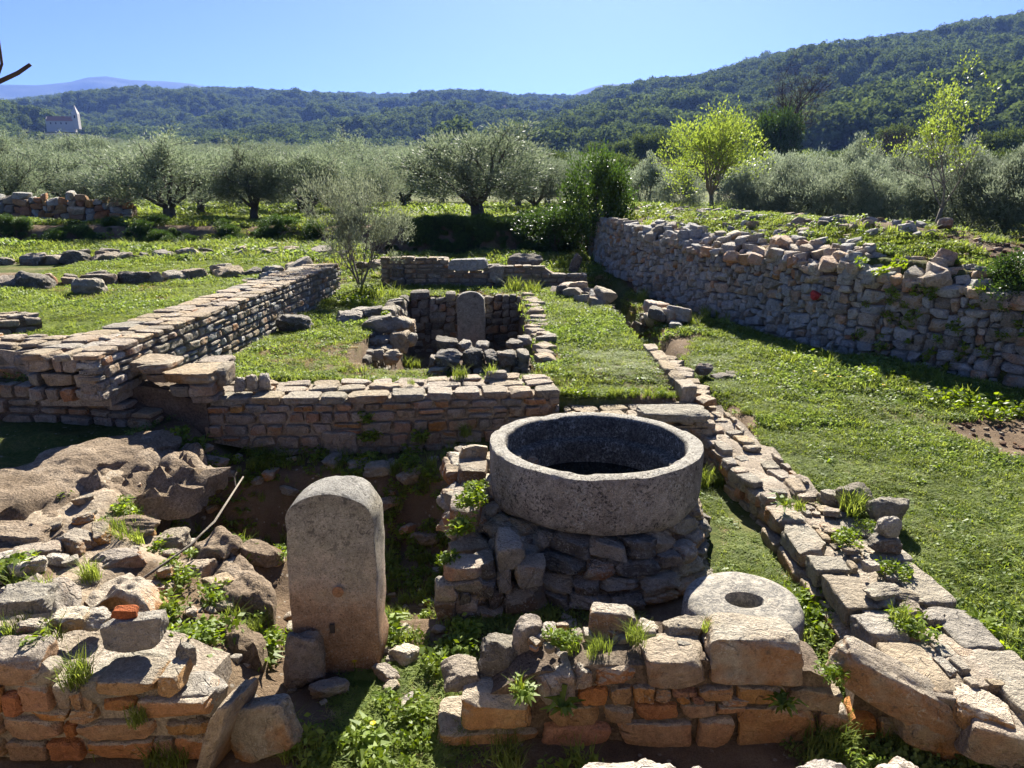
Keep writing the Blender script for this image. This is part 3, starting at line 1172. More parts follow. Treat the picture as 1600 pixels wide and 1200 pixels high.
# low spur of upright stones against the left of the plinth
sp = Wall("spur_wall", "short spur of upright lichened stones against the plinth, facing the arched slab", "wall", (-0.42, 4.2, 0))
for (x0, y0, x1, y1, Y, d, mt) in [(728, 752, 768, 800, 4.75, .2, 'grey'), (722, 790, 772, 838, 4.62, .24, 'darkst'), (712, 812, 745, 862, 4.5, .2, 'grey'),
                                   (740, 838, 778, 872, 4.5, .25, 'darkst'), (700, 850, 735, 905, 4.3, .22, 'grey'), (735, 868, 782, 910, 4.35, .22, 'darkst'),
                                   (695, 900, 722, 960, 4.02, .3, 'pale'), (722, 905, 762, 945, 4.12, .2, 'mid'), (693, 950, 722, 1000, 3.86, .25, 'mid'),
                                   (760, 900, 815, 930, 4.05, .16, 'grey'), (722, 942, 770, 975, 4.0, .2, 'darkst')]:
    face_block(sp, x0, y0, x1, y1, Y, d, mt, 'rough', random.uniform(-8, 8), random.uniform(-10, 10), random.uniform(-6, 6))
rubble(sp, Line([(-0.46, 5.05), (-0.45, 3.78)], 1), lambda q: -.75, lin((0, .60), (.5, .46), (1.0, .2), (1.27, .08)), (.08, .16), (.12, .30), .26, lambda q, z: random.choice(['grey', 'darkst', 'pale', 'mid']), .004, .03, 9, 'rubble', .05)
for _ in range(46):
    x = random.uniform(-.42, .1)
    y = random.uniform(3.95, 5.2)
    k_ = random.uniform(.12, .26)
    sp.add('rough', (x, y, float(np.interp(y, [3.9, 4.5, 5.1], [.14, .40, .56])) + random.uniform(-.06, .02)), (k_ * 1.2, k_, k_ * .6), random.choice(['grey', 'grey', 'mid', 'darkst', 'pale']), random.uniform(-.3, .3), random.uniform(-.3, .3), random.uniform(0, 6))
rubble(sp, Line([(-0.45, 3.76), (0.22, 3.88)], 1), -.1, lin((0, .16), (.2, .30), (.45, .40), (.67, .3)), (.08, .15), (.12, .28), .2, lambda q, z: random.choice(['darkst', 'grey', 'mid', 'darkst']), .004, .03, 9, 'rubble', .05)
core(sp, Line([(-0.40, 5.05), (-0.40, 3.9)], 1), -.2, lin((0, .5), (.5, .36), (1.0, .1), (1.2, .0)), 0.0, .3)
sp.finish()

mx, my, mz = 1.285, 3.55, 0.32
ms = tag(empty("millstone", (mx, my, 0.08)), "worn round millstone with an oblong eye lying beside the basin", "millstone")
pr = [(0.095, -0.2), (0.098, -0.08), (0.10, -0.02), (0.107, -0.003), (0.13, 0.0), (0.17, 0.001), (0.21, -0.001), (0.25, -0.003), (0.285, -0.01), (0.305, -0.025), (0.318, -0.05),
      (0.322, -0.1), (0.322, -0.16), (0.315, -0.21), (0.30, -0.245), (0.2, -0.25), (0.095, -0.2)]
mv, mf = lathe(pr, 72, seed=77, lump=0.014)
mv = np.array(mv)
ey = np.hypot(mv[:, 0], mv[:, 1]) < 0.135
mv[ey, 0] *= 1.0
mv[ey, 1] *= 0.72
k = NT('millstone_limestone')
P_, N_ = k.pos()
n1_ = k.noise(P_, 8.0, 5, 0.65)
n2_ = k.noise(P_, 60.0, 5, 0.75)
vv_ = k.voro(P_, 20.0)
c_ = k.ramp(n1_, [(0.3, (0.29, 0.265, 0.215)), (0.55, (0.41, 0.375, 0.31)), (0.75, (0.48, 0.41, 0.31))])
crust = k.math('MULTIPLY', k.maprange(n2_, 0.45, 0.51), k.maprange(k.noise(P_, 14.0, 4, 0.7), 0.40, 0.50))
c_ = k.mix(k.math('MULTIPLY', crust, 0.85), c_, (0.13, 0.125, 0.115))
M['mill'] = k.done(k.principled(k.hsv(c_, 0.5, 1.0, k.maprange(n2_, 0.3, 0.7, 0.75, 1.25)), 0.93, k.bump(k.math('ADD', n2_, n1_), 0.8, 0.02), 0.12))
link("stone_disc", mesh_from("stone_disc", mv + np.array([0, 0, mz - 0.08]), mf, M['mill'], True, 45), ms)
ms.rotation_euler = (math.radians(3), math.radians(1.5), 0)


def stele(name, label, x, y, z0, width, height_, depth, mat, taper=0.05, lean=0.0, holes=True, seed=5, rz=0.0):
    """round-headed upright slab"""
    r = width / 2
    out = []
    nside = 16
    for k_ in range(nside):
        out.append((r * (1 - taper) + r * taper * k_ / nside, (height_ - r * 0.66) * k_ / nside))
    arc = 26
    for k_ in range(arc + 1):
        a = math.pi * k_ / arc
        out.append((r * math.cos(a), height_ - r * 0.66 + r * 0.66 * math.sin(a)))
    for k_ in range(nside - 1, -1, -1):
        out.append((-(r * (1 - taper * 0.3) + r * taper * 0.3 * k_ / nside), (height_ - r * 0.66) * k_ / nside))
    out = np.array(out)
    n = len(out)
    c = np.array([0, height_ * 0.5])
    V_, F_ = [], []
    fb = Fbm(seed, 3, 4, 5.0)
    fb2 = Fbm(seed + 1, 3, 3, 22.0)
    rings = [(0.04, 0), (0.25, 0), (0.5, 0), (0.75, 0), (0.92, 0), (0.975, 0), (1.0, 0.015), (1.006, 0.05), (1.01, 0.35), (1.01, 0.65), (1.0, 0.94), (0.98, 1.0), (0.5, 1.0), (0.04, 1.0)]
    for (u, d) in rings:
        for q in out:
            p = c + (q - c) * u
            w3 = np.array([p[0], (d - 0.5) * depth, p[1]])
            nn = 0.012 * float(fb(w3)) + 0.006 * float(fb2(w3))
            w3 = w3 + np.array([nn * (u > .95), -nn * (1 if d < .5 else -1), nn * (u > .95)])
            V_.append(w3)
    for i in range(len(rings) - 1):
        for j in range(n):
            F_.append([i * n + j, i * n + (j + 1) % n, (i + 1) * n + (j + 1) % n, (i + 1) * n + j])
    F_.append([j for j in range(n)][::-1])
    F_.append([(len(rings) - 1) * n + j for j in range(n)])
    root = tag(empty(name, (x, y, z0)), label, "stele")
    root.rotation_euler = (0, math.radians(lean), rz)
    link("slab", mesh_from("slab", V_, F_, M[mat], True, 45), root)
    return root


st = stele("stele", "upright round-headed stone slab, rust brown at its foot, standing clear of the walls", -0.93, 3.44, -0.06, 0.455, 1.10, 0.24, 'stele', 0.05, 1.0)
# the plugged socket, a rusty disc with a pale ring, and the slot below it
ring_v, ring_f = lathe([(0.0, 0.006), (0.016, 0.0055), (0.024, 0.003), (0.03, 0.0)], 20, seed=8, lump=0.03)
R90 = np.array(rotm(math.radians(90), 0, 0))
hx = PY(525, 925, 3.31)
o = link("socket_plug", mesh_from("socket_plug", np.array(ring_v) @ R90.T, ring_f, M['rust'], True), st, (hx[0] + 0.93, -0.129, hx[2] + 0.06))
sx = PY(517, 983, 3.31)
sl_v = [(-.012, 0, -.026), (.012, 0, -.026), (.012, 0, .026), (-.012, 0, .026), (-.012, .012, -.026), (.012, .012, -.026), (.012, .012, .026), (-.012, .012, .026)]
o = link("slot", mesh_from("slot", sl_v, [[0, 1, 2, 3], [0, 4, 5, 1], [2, 6, 7, 3], [1, 5, 6, 2], [3, 7, 4, 0]], M['darktwig'], False), st, (sx[0] + 0.93, -0.1305, sx[2] + 0.06))

# ------------------------------------------------------------------ near walls
FR = Wall("rubble_wall", "knee-high ruined wall of orange limestone courses capped by loose grey blocks, before the millstone", "wall", (0.6, 2.95, 0))
YF = 2.80
# capping blocks (front faces)
face_block(FR, 1110, 1003, 1264, 1077, YF, .27, 'grey', 'block', 1.0, -2, i=2)
face_block(FR, 1009, 1036, 1111, 1082, YF, .25, 'mid', 'block', -2, 2, i=5)
face_block(FR, 1240, 1084, 1320, 1118, YF, .22, 'mid', 'block', 2, -6, i=7)
face_block(FR, 832, 1060, 902, 1114, YF - .01, .28, 'grey', 'rough', -9, 8, i=1)
face_block(FR, 926, 1050, 1000, 1078, YF, .20, 'mid', 'rough', -10, -3, i=3)
face_block(FR, 897, 1052, 925, 1082, YF, .10, 'grey', 'rough', 5, 10)
face_block(FR, 718, 1099, 834, 1145, YF - .02, .25, 'warm', 'block', -1, -3, i=9)
face_block(FR, 676, 1146, 846, 1180, YF, .30, 'warm', 'block', 0, 3, i=4)
face_block(FR, 684, 1060, 752, 1086, YF + .12, .22, 'path', 'rough', -3, 5)
face_block(FR, 748, 1012, 812, 1072, YF + .16, .20, 'darkst', 'rough', 4, -8, i=6)
face_block(FR, 796, 984, 850, 1040, YF + .2, .16, 'mid', 'rough', 9, 15, i=8)
face_block(FR, 850, 988, 888, 1022, YF + .27, .14, 'pale', 'rough', -6, 4)
face_block(FR, 918, 962, 998, 1018, YF + .24, .13, 'grey', 'block', 5, -4, pitch=-12, i=11)
face_block(FR, 996, 984, 1034, 1012, YF + .25, .12, 'pale', 'rough', 12, 8)
face_block(FR, 970, 1018, 1014, 1040, YF + .14, .12, 'grey', 'rough', 5, 20)
face_block(FR, 1040, 982, 1112, 1020, YF + .2, .16, 'mid', 'rough', 3, -5, i=2)
face_block(FR, 1120, 980, 1230, 1010, YF + .22, .14, 'grey', 'rough', 0, 4)
# courses
for (x0, y0, x1, y1, mt) in [(903, 1078, 953, 1107, 'rust'), (953, 1077, 990, 1105, 'warm'), (990, 1077, 1024, 1105, 'warm'), (1025, 1082, 1051, 1100, 'warm'),
                             (1051, 1082, 1092, 1092, 'rust'), (1093, 1079, 1151, 1099, 'warm'), (1151, 1078, 1238, 1104, 'warm'),
                             (1060, 1091, 1082, 1104, 'warm'), (1128, 1097, 1172, 1106, 'warm'), (1083, 1093, 1104, 1104, 'rust'),
                             (856, 1107, 940, 1139, 'warm'), (941, 1107, 990, 1134, 'warm'), (991, 1104, 1063, 1129, 'rust'), (1063, 1104, 1123, 1126, 'warm'),
                             (1123, 1107, 1168, 1122, 'warm'),
                             (846, 1137, 960, 1178, 'rust'), (966, 1133, 1089, 1178, 'warm'), (1091, 1127, 1151, 1178, 'warm'), (1152, 1110, 1281, 1178, 'warm'),
                             (1283, 1118, 1332, 1172, 'warm'), (1333, 1126, 1374, 1172, 'rust'), (1376, 1130, 1424, 1172, 'warm'), (1168, 1122, 1170, 1125, 'warm')]:
    if x1 - x0 > 5:
        face_block(FR, x0, y0, x1, y1, YF + random.uniform(0, .018), .2, mt, 'block', random.uniform(-1.2, 1.2), random.uniform(-2, 2))
# heart of the wall and pebbles on it
core(FR, Line([(-0.25, YF + .05), (1.5, YF + .05)], 1), 0.0, lin((0, .16), (.3, .36), (.9, .42), (1.75, .33)), 0.0, 0.30)
for _ in range(34):
    x = random.uniform(0.0, 1.2)
    y = random.uniform(2.93, 3.12)
    s_ = random.uniform(.02, .055)
    FR.add('rubble', (x, y, 0.42 + random.uniform(-.01, .02)), (s_ * 1.4, s_, s_ * .8), random.choice(['pale', 'mid', 'warm', 'grey']), 0, 0, random.uniform(0, 6), name='pebble')
FR.finish()

rock("leaning_slab", "long grey slab slumped at a slant off the end of the orange coursed wall", "stone", (1.75, 2.80, 0.31), (0.62, 0.17, 0.20), 'grey', 'block', (8, 27, -12), i=3)

FX = Wall("wall_corner", "sunlit corner of tumbled slabs where the orange wall turns beyond the slumped slab", "wall", (2.1, 2.55, 0))
face_block(FX, 1415, 1086, 1512, 1142, 2.72, .22, 'path', 'block', 8, -15)
face_block(FX, 1440, 1138, 1540, 1200, 2.68, .2, 'mid', 'block', 4, -15)
face_block(FX, 1506, 1118, 1598, 1160, 2.60, .22, 'pale', 'rough', 12, -20)
face_block(FX, 1530, 1150, 1640, 1215, 2.52, .22, 'path', 'block', 8, -20)
face_block(FX, 1380, 1130, 1440, 1180, 2.80, .2, 'mid', 'block', 3, -5)
core(FX, Line([(1.6, 2.9), (2.5, 2.62)], 1), 0.0, .22, 0.0, 0.25)
FX.finish()
rock("orange_boulder", "rough orange-brown boulder in the grass at the end of the grey kerb wall", "stone", PZ(1568, 1068, .22), (.2, .16, .22), 'warm', 'boulder', (0, 10, 20))

FL = Wall("coursed_wall", "waist-high ruined wall of orange courses with broken grey topping, beside the arched slab", "wall", (-1.9, 2.85, 0))
YL = 2.70
for (x0, y0, x1, y1, mt) in [(143, 1066, 243, 1092, 'warm'), (243, 1062, 277, 1092, 'warm'), (158, 1094, 211, 1115, 'rust'), (210, 1098, 327, 1129, 'warm'),
                             (255, 1133, 323, 1154, 'warm'), (114, 1133, 242, 1161, 'warm'), (0, 1128, 97, 1161, 'warm'), (97, 1134, 115, 1160, 'rust'),
                             (8, 1163, 72, 1192, 'warm'), (72, 1163, 127, 1192, 'rust'), (128, 1163, 237, 1192, 'warm'), (238, 1158, 273, 1190, 'warm'), (273, 1156, 324, 1190, 'warm'),
                             (28, 1075, 76, 1116, 'warm'), (77, 1072, 105, 1112, 'mid'), (105, 1085, 124, 1117, 'mid'), (123, 1084, 143, 1117, 'warm'), (0, 1088, 29, 1127, 'rust'),
                             (40, 1113, 103, 1129, 'warm'), (103, 1116, 146, 1133, 'warm'), (-40, 1030, 58, 1076, 'warm'), (-60, 1077, 0, 1120, 'warm'), (-70, 1122, 0, 1160, 'warm'),
                             (-60, 1162, 8, 1192, 'warm')]:
    face_block(FL, x0, y0, x1, y1, YL + random.uniform(0, .02), .2, mt, 'block', random.uniform(-1.5, 1.5), random.uniform(-2, 2))
core(FL, Line([(-2.75, YL + .06), (-1.42, YL + .06)], 1), 0.0, lin((0, .42), (.4, .42), (.6, .40), (1.0, .36), (1.33, .24)), 0.0, 0.42, 'mortar')
# broken mortar topping behind the front edge
for (poly, zt, th, sd, mt) in [([PZ(147, 1068, .37), PZ(152, 1030, .40), PZ(205, 1005, .43), PZ(262, 1000, .43), PZ(280, 1035, .40), PZ(276, 1066, .37)], .40, .12, 31, 'grey'),
                               ([PZ(276, 1098, .28), PZ(275, 1066, .31), PZ(305, 1056, .32), PZ(336, 1066, .30), PZ(330, 1097, .28)], .31, .12, 32, 'grey'),
                               ([PZ(0, 1032, .47), PZ(0, 1000, .5), PZ(30, 992, .5), PZ(64, 1012, .5), PZ(60, 1034, .47), ], .49, .09, 33, 'path')]:
    pv, pf = slab_arrays([p[:2] for p in poly], zt, th, sd, rough=.016, edge=.018, rings=10, per=.025)
    FL.mesh("broken_topping", pv, pf, M[mt])
face_block(FL, 154, 975, 251, 1022, 2.86, .12, 'grey', 'block', -5, 6, pitch=-8, i=8)
face_block(FL, 70, 968, 126, 992, 2.98, .14, 'pale', 'rough', 0, 10)
face_block(FL, 120, 968, 160, 990, 3.02, .14, 'pale', 'rough', 4, -10)
face_block(FL, 270, 1015, 300, 1050, 2.85, .08, 'grey', 'rough', 10, 30)
face_block(FL, -30, 940, 66, 975, 3.02, .22, 'grey', 'rough', -8, 10)
face_block(FL, 20, 980, 70, 1005, 2.92, .10, 'grey', 'rough', 10, 14)
FL.finish()
rock("terracotta_fragment", "broken terracotta tile fragment lying on the grey trapezoid block of the left wall", "tile", (PY(196, 956, 2.92)[0], 2.92, PY(196, 956, 2.92)[2]), (.11, .06, .045), 'terracotta', 'block', (5, 12, 15), i=1)
rock("upright_slab", "thin slab leaning on edge against the end of the left orange wall", "stone", (PY(348, 1128, 2.70)[0], 2.74, 0.155), (.07, .30, .42), 'path', 'block', (-8, 18, -14), i=6)
rock("tilted_slab", "broad grey slab tilted beside the thin slab on edge, at the wall's end", "stone", (PY(402, 1130, 2.72)[0], 2.76, 0.13), (.34, .13, .27), 'grey', 'block', (-10, -17, -6), i=10)
rock("propped_stone", "rounded purple-grey stone propped against the foot of the arched slab", "stone", (PY(472, 1022, 3.22)[0], 3.25, 0.13), (.22, .15, .33), 'mid', 'rough', (-6, 4, 10), i=3)

# sunlit stones below the viewer, at the bottom edge
rock("sunlit_boulder", "big sunlit orange-white boulder lying before the orange coursed wall", "stone", (0.40, 2.06, 0.36), (.44, .34, .46), 'pale', 'boulder', (0, 6, 20), i=2)
rock("pale_block", "pale broken block between the sunlit boulder and the tumbled corner", "stone", (0.70, 2.05, 0.37), (.19, .2, .36), 'pale', 'rough', (4, 3, -8), i=4)
rock("flat_white_stone", "flat whitish stone with an orange break, beside the pale broken block", "stone", (1.08, 2.04, 0.40), (.30, .2, .36), 'pale', 'rough', (3, 8, 10), i=7)
rock("small_white_stone", "small whitish stone against the sunlit boulder", "stone", (0.10, 2.22, 0.20), (.11, .1, .30), 'pale', 'rough', (0, 0, 40), i=9)
rock("white_corner_stone", "whitish stone below the tumbled wall corner", "stone", (1.36, 2.06, 0.38), (.26, .2, .34), 'pale', 'rough', (0, -4, 30), i=11)

# ------------------------------------------------------------------ cross wall behind the basin
MW = Wall("cross_wall", "long coursed limestone wall with a flat broken top, behind the round basin", "wall", (-1.1, 6.5, 0.1))
mline = Line([(-2.82, 6.22), (-1.5, 6.30), (0.46, 6.52)], 1)
mbot = lin((0, .36), (.5, .26), (1.0, .08), (2.0, .02), (3.3, .12))
coursed(MW, mline, mbot, .62, (.075, .145), (.12, .30), .22, 'mid', .012, .012, 1.5, mats=['mid', 'mid', 'mid', 'grey', 'warm'])
coursed(MW, mline, .61, .70, (.09, .092), (.2, .42), .26, 'grey', .010, .012, 1.0, mats=['grey', 'mid'])
core(MW, mline, mbot, .655, 0.06, 0.60, 'mortar')
paving(MW, mline, .70, .42, (.16, .42), (.04, .06), ('path', 'path', 'mid'), .24)
# end face of the wall on the right
coursed(MW, Line([(0.46, 6.53), (0.40, 7.12)], 1), .5, .69, (.08, .1), (.15, .3), .2, 'mid', .012)
face_block(MW, 490 + 10, 676, 558, 716, 6.26, .2, 'mid', 'block', 0, 3)
MW.finish()
for k_, (px, py, w_, h_, lab) in enumerate([(379, 600, .14, .17, "left one of three"), (402, 596, .17, .2, "middle one of three"), (413, 594, .14, .17, "right one of three")]):
    pass
rock("white_boulder", "rounded whitish stone nearest the stepped slabs, on the long coursed wall", "stone", (PZ(376, 600, .78)[0], 6.42, .775), (.11, .12, .15), 'pale', 'boulder', (0, 10, 10))
rock("white_boulder", "largest of three whitish stones on the end of the long coursed wall", "stone", (PZ(393, 600, .78)[0], 6.45, .785), (.12, .13, .17), 'pale', 'boulder', (0, -6, 60))
rock("white_boulder", "squarish whitish stone beside the two rounded ones on the long coursed wall", "stone", (PZ(411, 598, .78)[0], 6.50, .78), (.11, .12, .16), 'pale', 'rough', (0, 5, 100))
rock("loose_block", "small grey block lying on the back edge of the long coursed wall", "stone", (PZ(775, 593, .74)[0], 6.98, .73), (.22, .12, .07), 'grey', 'block', (0, 2, 8))

# broken pavement-topped wall between the cross wall and the path
BP = Wall("paved_wall_stub", "broken paved wall stub joining the long coursed wall to the kerb, behind the basin rim", "wall", (1.15, 6.3, 0.1))
bline = Line([(0.50, 6.10), (1.86, 6.12)], 1)
coursed(BP, bline, .05, .44, (.09, .13), (.14, .3), .2, 'grey', .012)
coursed(BP, Line([(1.86, 6.12), (1.90, 6.62)], 1), .25, .44, (.09, .1), (.14, .3), .2, 'grey', .012)
core(BP, bline, .05, .47, .04, .52, 'mortar')
paving(BP, bline, .515, .66, (.12, .3), (.03, .05), ('path', 'path', 'path', 'mid'), -.03, jz=.008)
face_block(BP, 1000, 645, 1112, 662, 6.07, .3, 'grey', 'block', 0, 0)
BP.finish()

# ------------------------------------------------------------------ kerb wall and path on the right
KW = Wall("kerb_wall", "low double-faced wall of grey slabs running through the lawn beside the millstone", "wall", (2.1, 3.9, 0.15))
kl = Line([(1.80, 4.72), (1.80, 2.78)], 1)
# long kerb stones of the near face
y = 4.72
for ln in (.30, .42, .22, .40, .26, .40):
    KW.add('block', (1.90, y - ln / 2, .29), (ln - .012, .22, .14), random.choice(['grey', 'path']), math.radians(random.uniform(-2, 2)), math.radians(random.uniform(-2, 2)), math.radians(-90 + random.uniform(-3, 3)))
    KW.add('block', (1.86, y - ln / 2 - .05, .14), (ln - .012, .2, .16), 'mid', 0, 0, math.radians(-90))
    y -= ln
y = 4.55
for ln in (.30, .34, .46, .40, .45):
    KW.add('block', (2.33, y - ln / 2, .29), (ln - .012, .24, .11), 'grey', math.radians(random.uniform(-3, 3)), math.radians(random.uniform(-3, 3)), math.radians(-90 + random.uniform(-4, 4)))
    y -= ln
core(KW, kl, .1, .32, .08, .45, 'mortar')
paving(KW, kl, .35, .30, (.07, .18), (.03, .06), ('path', 'grey', 'mid'), .2, jz=.015, skip=.35)
for (px, py, zz, sx_, sy_, sz_, mt, rz) in [(1377, 922, .40, .20, .13, .05, 'grey', 10), (1412, 930, .37, .16, .11, .05, 'path', -20), (1360, 885, .40, .09, .08, .07, 'pale', 30),
                                            (1420, 955, .35, .14, .12, .05, 'mid', 5), (1385, 940, .36, .12, .09, .05, 'grey', 50), (1330, 860, .37, .1, .08, .04, 'path', 0),
                                            (1300, 830, .36, .12, .09, .04, 'path', 15), (1455, 965, .33, .14, .1, .05, 'grey', 40), (1300, 800, .36, .14, .12, .05, 'mid', 70)]:
    p = PZ(px, py, zz)
    KW.add('rough', p, (sx_, sy_, sz_), mt, math.radians(random.uniform(-8, 8)), math.radians(random.uniform(-8, 8)), math.radians(rz))
KW.finish()
rock("broken_block", "grey wedge-shaped block standing behind the weeds on the kerb wall", "stone", PZ(1385, 800, .42), (.26, .16, .22), 'grey', 'rough', (0, 5, -20), i=2)
rock("dark_broken_block", "dark pitted block farthest along the kerb wall, behind the wedge-shaped block", "stone", PZ(1335, 778, .42), (.24, .18, .20), 'darkst', 'rough', (0, 0, 15), i=5)
rock("egg_stone", "rounded pinkish stone balanced on a dark stone on the kerb wall", "stone", PZ(1388, 822, .50), (.15, .11, .14), 'pale', 'boulder', (0, 18, 10), i=1)
rock("dark_stone", "dark flat stone under the rounded pinkish stone on the kerb wall", "stone", PZ(1380, 848, .40), (.22, .15, .09), 'darkst', 'rough', (0, 5, 0), i=8)
rock("half_sunk_stone", "grey stone half sunk in the lawn edge beside the dark pitted block", "stone", PZ(1300, 778, .36), (.15, .12, .11), 'grey', 'rough', (0, 0, 0), i=12)

PA = Wall("stone_path", "band of trodden flat stones running from the kerb wall to the paved wall stub", "path", (1.95, 5.7, 0.25))
pline = Line([(1.62, 6.9), (1.72, 5.9), (1.83, 4.75)], 1)
core(PA, pline, .1, lin((0, .40), (1.0, .345), (2.2, .325)), .09, .40, 'mortar', 'bed', rough=.03)
rubble(PA, pline, .06, lin((0, .40), (1.0, .335), (2.2, .315)), (.06, .12), (.1, .24), .12, lambda q, z: random.choice(['path', 'mid', 'grey']), .004, .02, 6, 'rubble', 0.0)
paving(PA, pline, lin((0, .44), (1.0, .38), (2.2, .36)), .50, (.10, .28), (.04, .07), ('path', 'path', 'mid', 'grey'), -.02, jz=.018, skip=.25)
PA.finish()

TW = Wall("thin_kerb", "thin raised kerb of upright stones dividing the two lawns beyond the paved stub", "wall", (1.7, 7.7, 0.4))
tl = Line([(1.60, 8.75), (1.60, 6.72)], 1)
for (y0, y1, dx) in [(8.78, 8.45, 0), (8.42, 7.95, .02), (7.93, 7.45, .01), (7.43, 7.1, .02), (7.08, 6.70, .03)]:
    TW.add('block', (1.70 + dx, (y0 + y1) / 2, .57), (y0 - y1, .17, .22), 'path', math.radians(random.uniform(-2, 2)), 0, math.radians(90 + random.uniform(-4, 4)))
for k_ in range(9):
    y = 8.6 - k_ * .23
    TW.add('flat', (1.93 + random.uniform(-.05, .05), y, .50 + random.uniform(-.02, .02)), (.22, .2, .10), random.choice(['path', 'mid']), 0, 0, random.uniform(0, 3))
TW.finish()

# ------------------------------------------------------------------ long wall and terraces on the left
LW = Wall("long_wall", "long straight wall of small squared courses running away to the grey shrub", "wall", (-3.6, 9.7, 0.6))
lline = Line([(-3.42, 5.75), (-3.34, 9.0), (-3.22, 13.6)], -1)
lline.side = 1
coursed(LW, lline, lin((0, .85), (1.0, .8), (2.0, .56), (8, .58)), 1.15, (.085, .125), (.14, .30), .2, 'grey', .014, .012, 1.6, mats=['grey', 'grey', 'path', 'drygrey'])
coursed(LW, lline, 1.145, 1.215, (.07, .072), (.18, .4), .24, 'path', .012, .012, 1.2)
core(LW, Line([(-3.42, 5.95), (-3.34, 9.0), (-3.22, 13.6)], 1), .8, 1.165, .06, .62, 'mortar')
coursed(LW, Line([(-4.08, 5.80), (-3.44, 5.76)], 1), .78, 1.20, (.09, .14), (.15, .32), .25, 'path', .012, .015, 2.5, mats=['path', 'mid', 'grey'])
paving(LW, lline, 1.21, .46, (.14, .36), (.04, .06), ('path', 'path', 'grey', 'mid'), .22, jz=.012)
LW.finish()

# pavement-topped terrace wall on the left, stepping down to the court
T1 = Wall("terrace_wall", "upper terrace wall with rounded weathered blocks, meeting the near end of the long wall", "wall", (-4.6, 6.6, 0.8))
t1 = Line([(-6.2, 6.50), (-3.85, 6.42)], 1)
coursed(T1, t1, .80, 1.10, (.10, .16), (.2, .42), .3, 'path', .012, .02, 3, 'rubble', mats=['path', 'mid'])
core(T1, t1, .7, 1.08, .05, .5, 'mortar')
paving(T1, t1, 1.13, .55, (.16, .34), (.04, .06), ('path', 'mid'), .1)
T1.finish()
T2 = Wall("stepped_wall", "two thick stepped slabs projecting from the long wall toward the white stones", "wall", (-3.2, 6.3, 0.6))
for (x0, y0, x1, y1, Y, d, mt) in [(58, 570, 212, 588, 6.25, .35, 'path'), (170, 566, 252, 584, 6.22, .4, 'path'), (210, 570, 262, 586, 6.18, .4, 'mid'), (248, 584, 332, 602, 6.05, .5, 'path'), (290, 600, 332, 622, 6.08, .35, 'mid'),
                                   (225, 586, 262, 600, 6.2, .3, 'mid'), (262, 604, 296, 622, 6.14, .3, 'grey'), (296, 620, 336, 632, 6.12, .3, 'mid'), (330, 575, 352, 606, 6.2, .3, 'mid'),
                                   (100, 588, 160, 600, 6.3, .2, 'grey'), (300, 566, 350, 582, 6.5, .35, 'path')]:
    face_block(T2, x0, y0, x1, y1, Y, d, mt, 'block', random.uniform(-1.5, 1.5), random.uniform(-3, 3))
core(T2, Line([(-3.9, 6.35), (-2.75, 6.2)], 1), .3, lin((0, .82), (.6, .80), (1.15, .66)), .02, .4, 'core')
T2.finish()
T3 = Wall("lower_terrace_wall", "lower terrace wall of three pinkish courses above the shaded grass hollow", "wall", (-4.2, 6.3, 0.4))
t3 = Line([(-6.2, 6.30), (-4.0, 6.18), (-3.2, 6.02)], 1)
coursed(T3, t3, .42, lin((0, .84), (2.2, .82), (2.6, .72), (3.0, .58)), (.10, .15), (.14, .34), .22, 'mid', .014, .015, 2.5, mats=['mid', 'mid', 'path'])
core(T3, t3, .4, lin((0, .80), (2.2, .78), (2.6, .68), (3.0, .54)), .06, .35, 'core')
T3.finish()
rock("squared_block", "squared grey block fallen at the foot of the stepped slabs", "stone", PZ(268, 645, .50), (.34, .2, .16), 'grey', 'block', (0, -4, -12))
rock("knob_stone", "rounded grey stone at the end of the lower terrace wall", "stone", PZ(222, 634, .56), (.18, .2, .2), 'grey', 'boulder', (0, 0, 20))
rock("white_chip", "small bluish-white stone chip at the top of the mortar ledge", "stone", PZ(233, 655, .52), (.12, .09, .06), 'pale', 'rough', (0, 12, 30))

T4 = Wall("terrace_stub", "short wall stub with rounded end standing in the left terrace grass", "wall", (-5.6, 7.6, 1.0))
t4 = Line([(-7.0, 7.45), (-5.35, 7.40), (-5.10, 7.75)], 1)
coursed(T4, t4, .98, 1.20, (.10, .13), (.2, .36), .3, 'path', .012, .015, 3, 'rubble')
core(T4, t4, .95, 1.17, .05, .5, 'core')
paving(T4, t4, 1.21, .4, (.16, .3), (.04, .06), ('path', 'grey'), .1)
T4.finish()


def boulder_row(name, label, pts, z, size, mats, n, base):
    w = Wall(name, label, "wall", base)
    ln = Line(pts, 1)
    s = 0
    while s < ln.L:
        ww = random.uniform(*size)
        p, t, nn = ln.at(min(s + ww / 2, ln.L))
        hh = ww * random.uniform(.42, .7)
        if random.random() > .12:
            zz = hz(p[0], p[1])
            w.add(random.choice(['rubble', 'boulder', 'rough']), (p[0] + random.uniform(-.1, .1), p[1] + random.uniform(-.06, .06), zz + hh * .22), (ww * .96, ww * random.uniform(.6, 1.0), hh), random.choice(mats),
                  math.radians(random.uniform(-14, 14)), math.radians(random.uniform(-14, 14)), math.atan2(t[1], t[0]) + random.uniform(-.5, .5))
        for _k in range(2 if random.random() < n else 0):
            q = p - nn * random.uniform(.2, .45)
            k_ = ww * random.uniform(.4, .8)
            w.add('rubble', (q[0], q[1], hz(q[0], q[1]) + k_ * .2), (k_, k_ * .8, k_ * .6), random.choice(mats), random.uniform(-.2, .2), random.uniform(-.2, .2), random.uniform(0, 6))
        s += ww * random.uniform(.72, 1.0)
    w.finish()


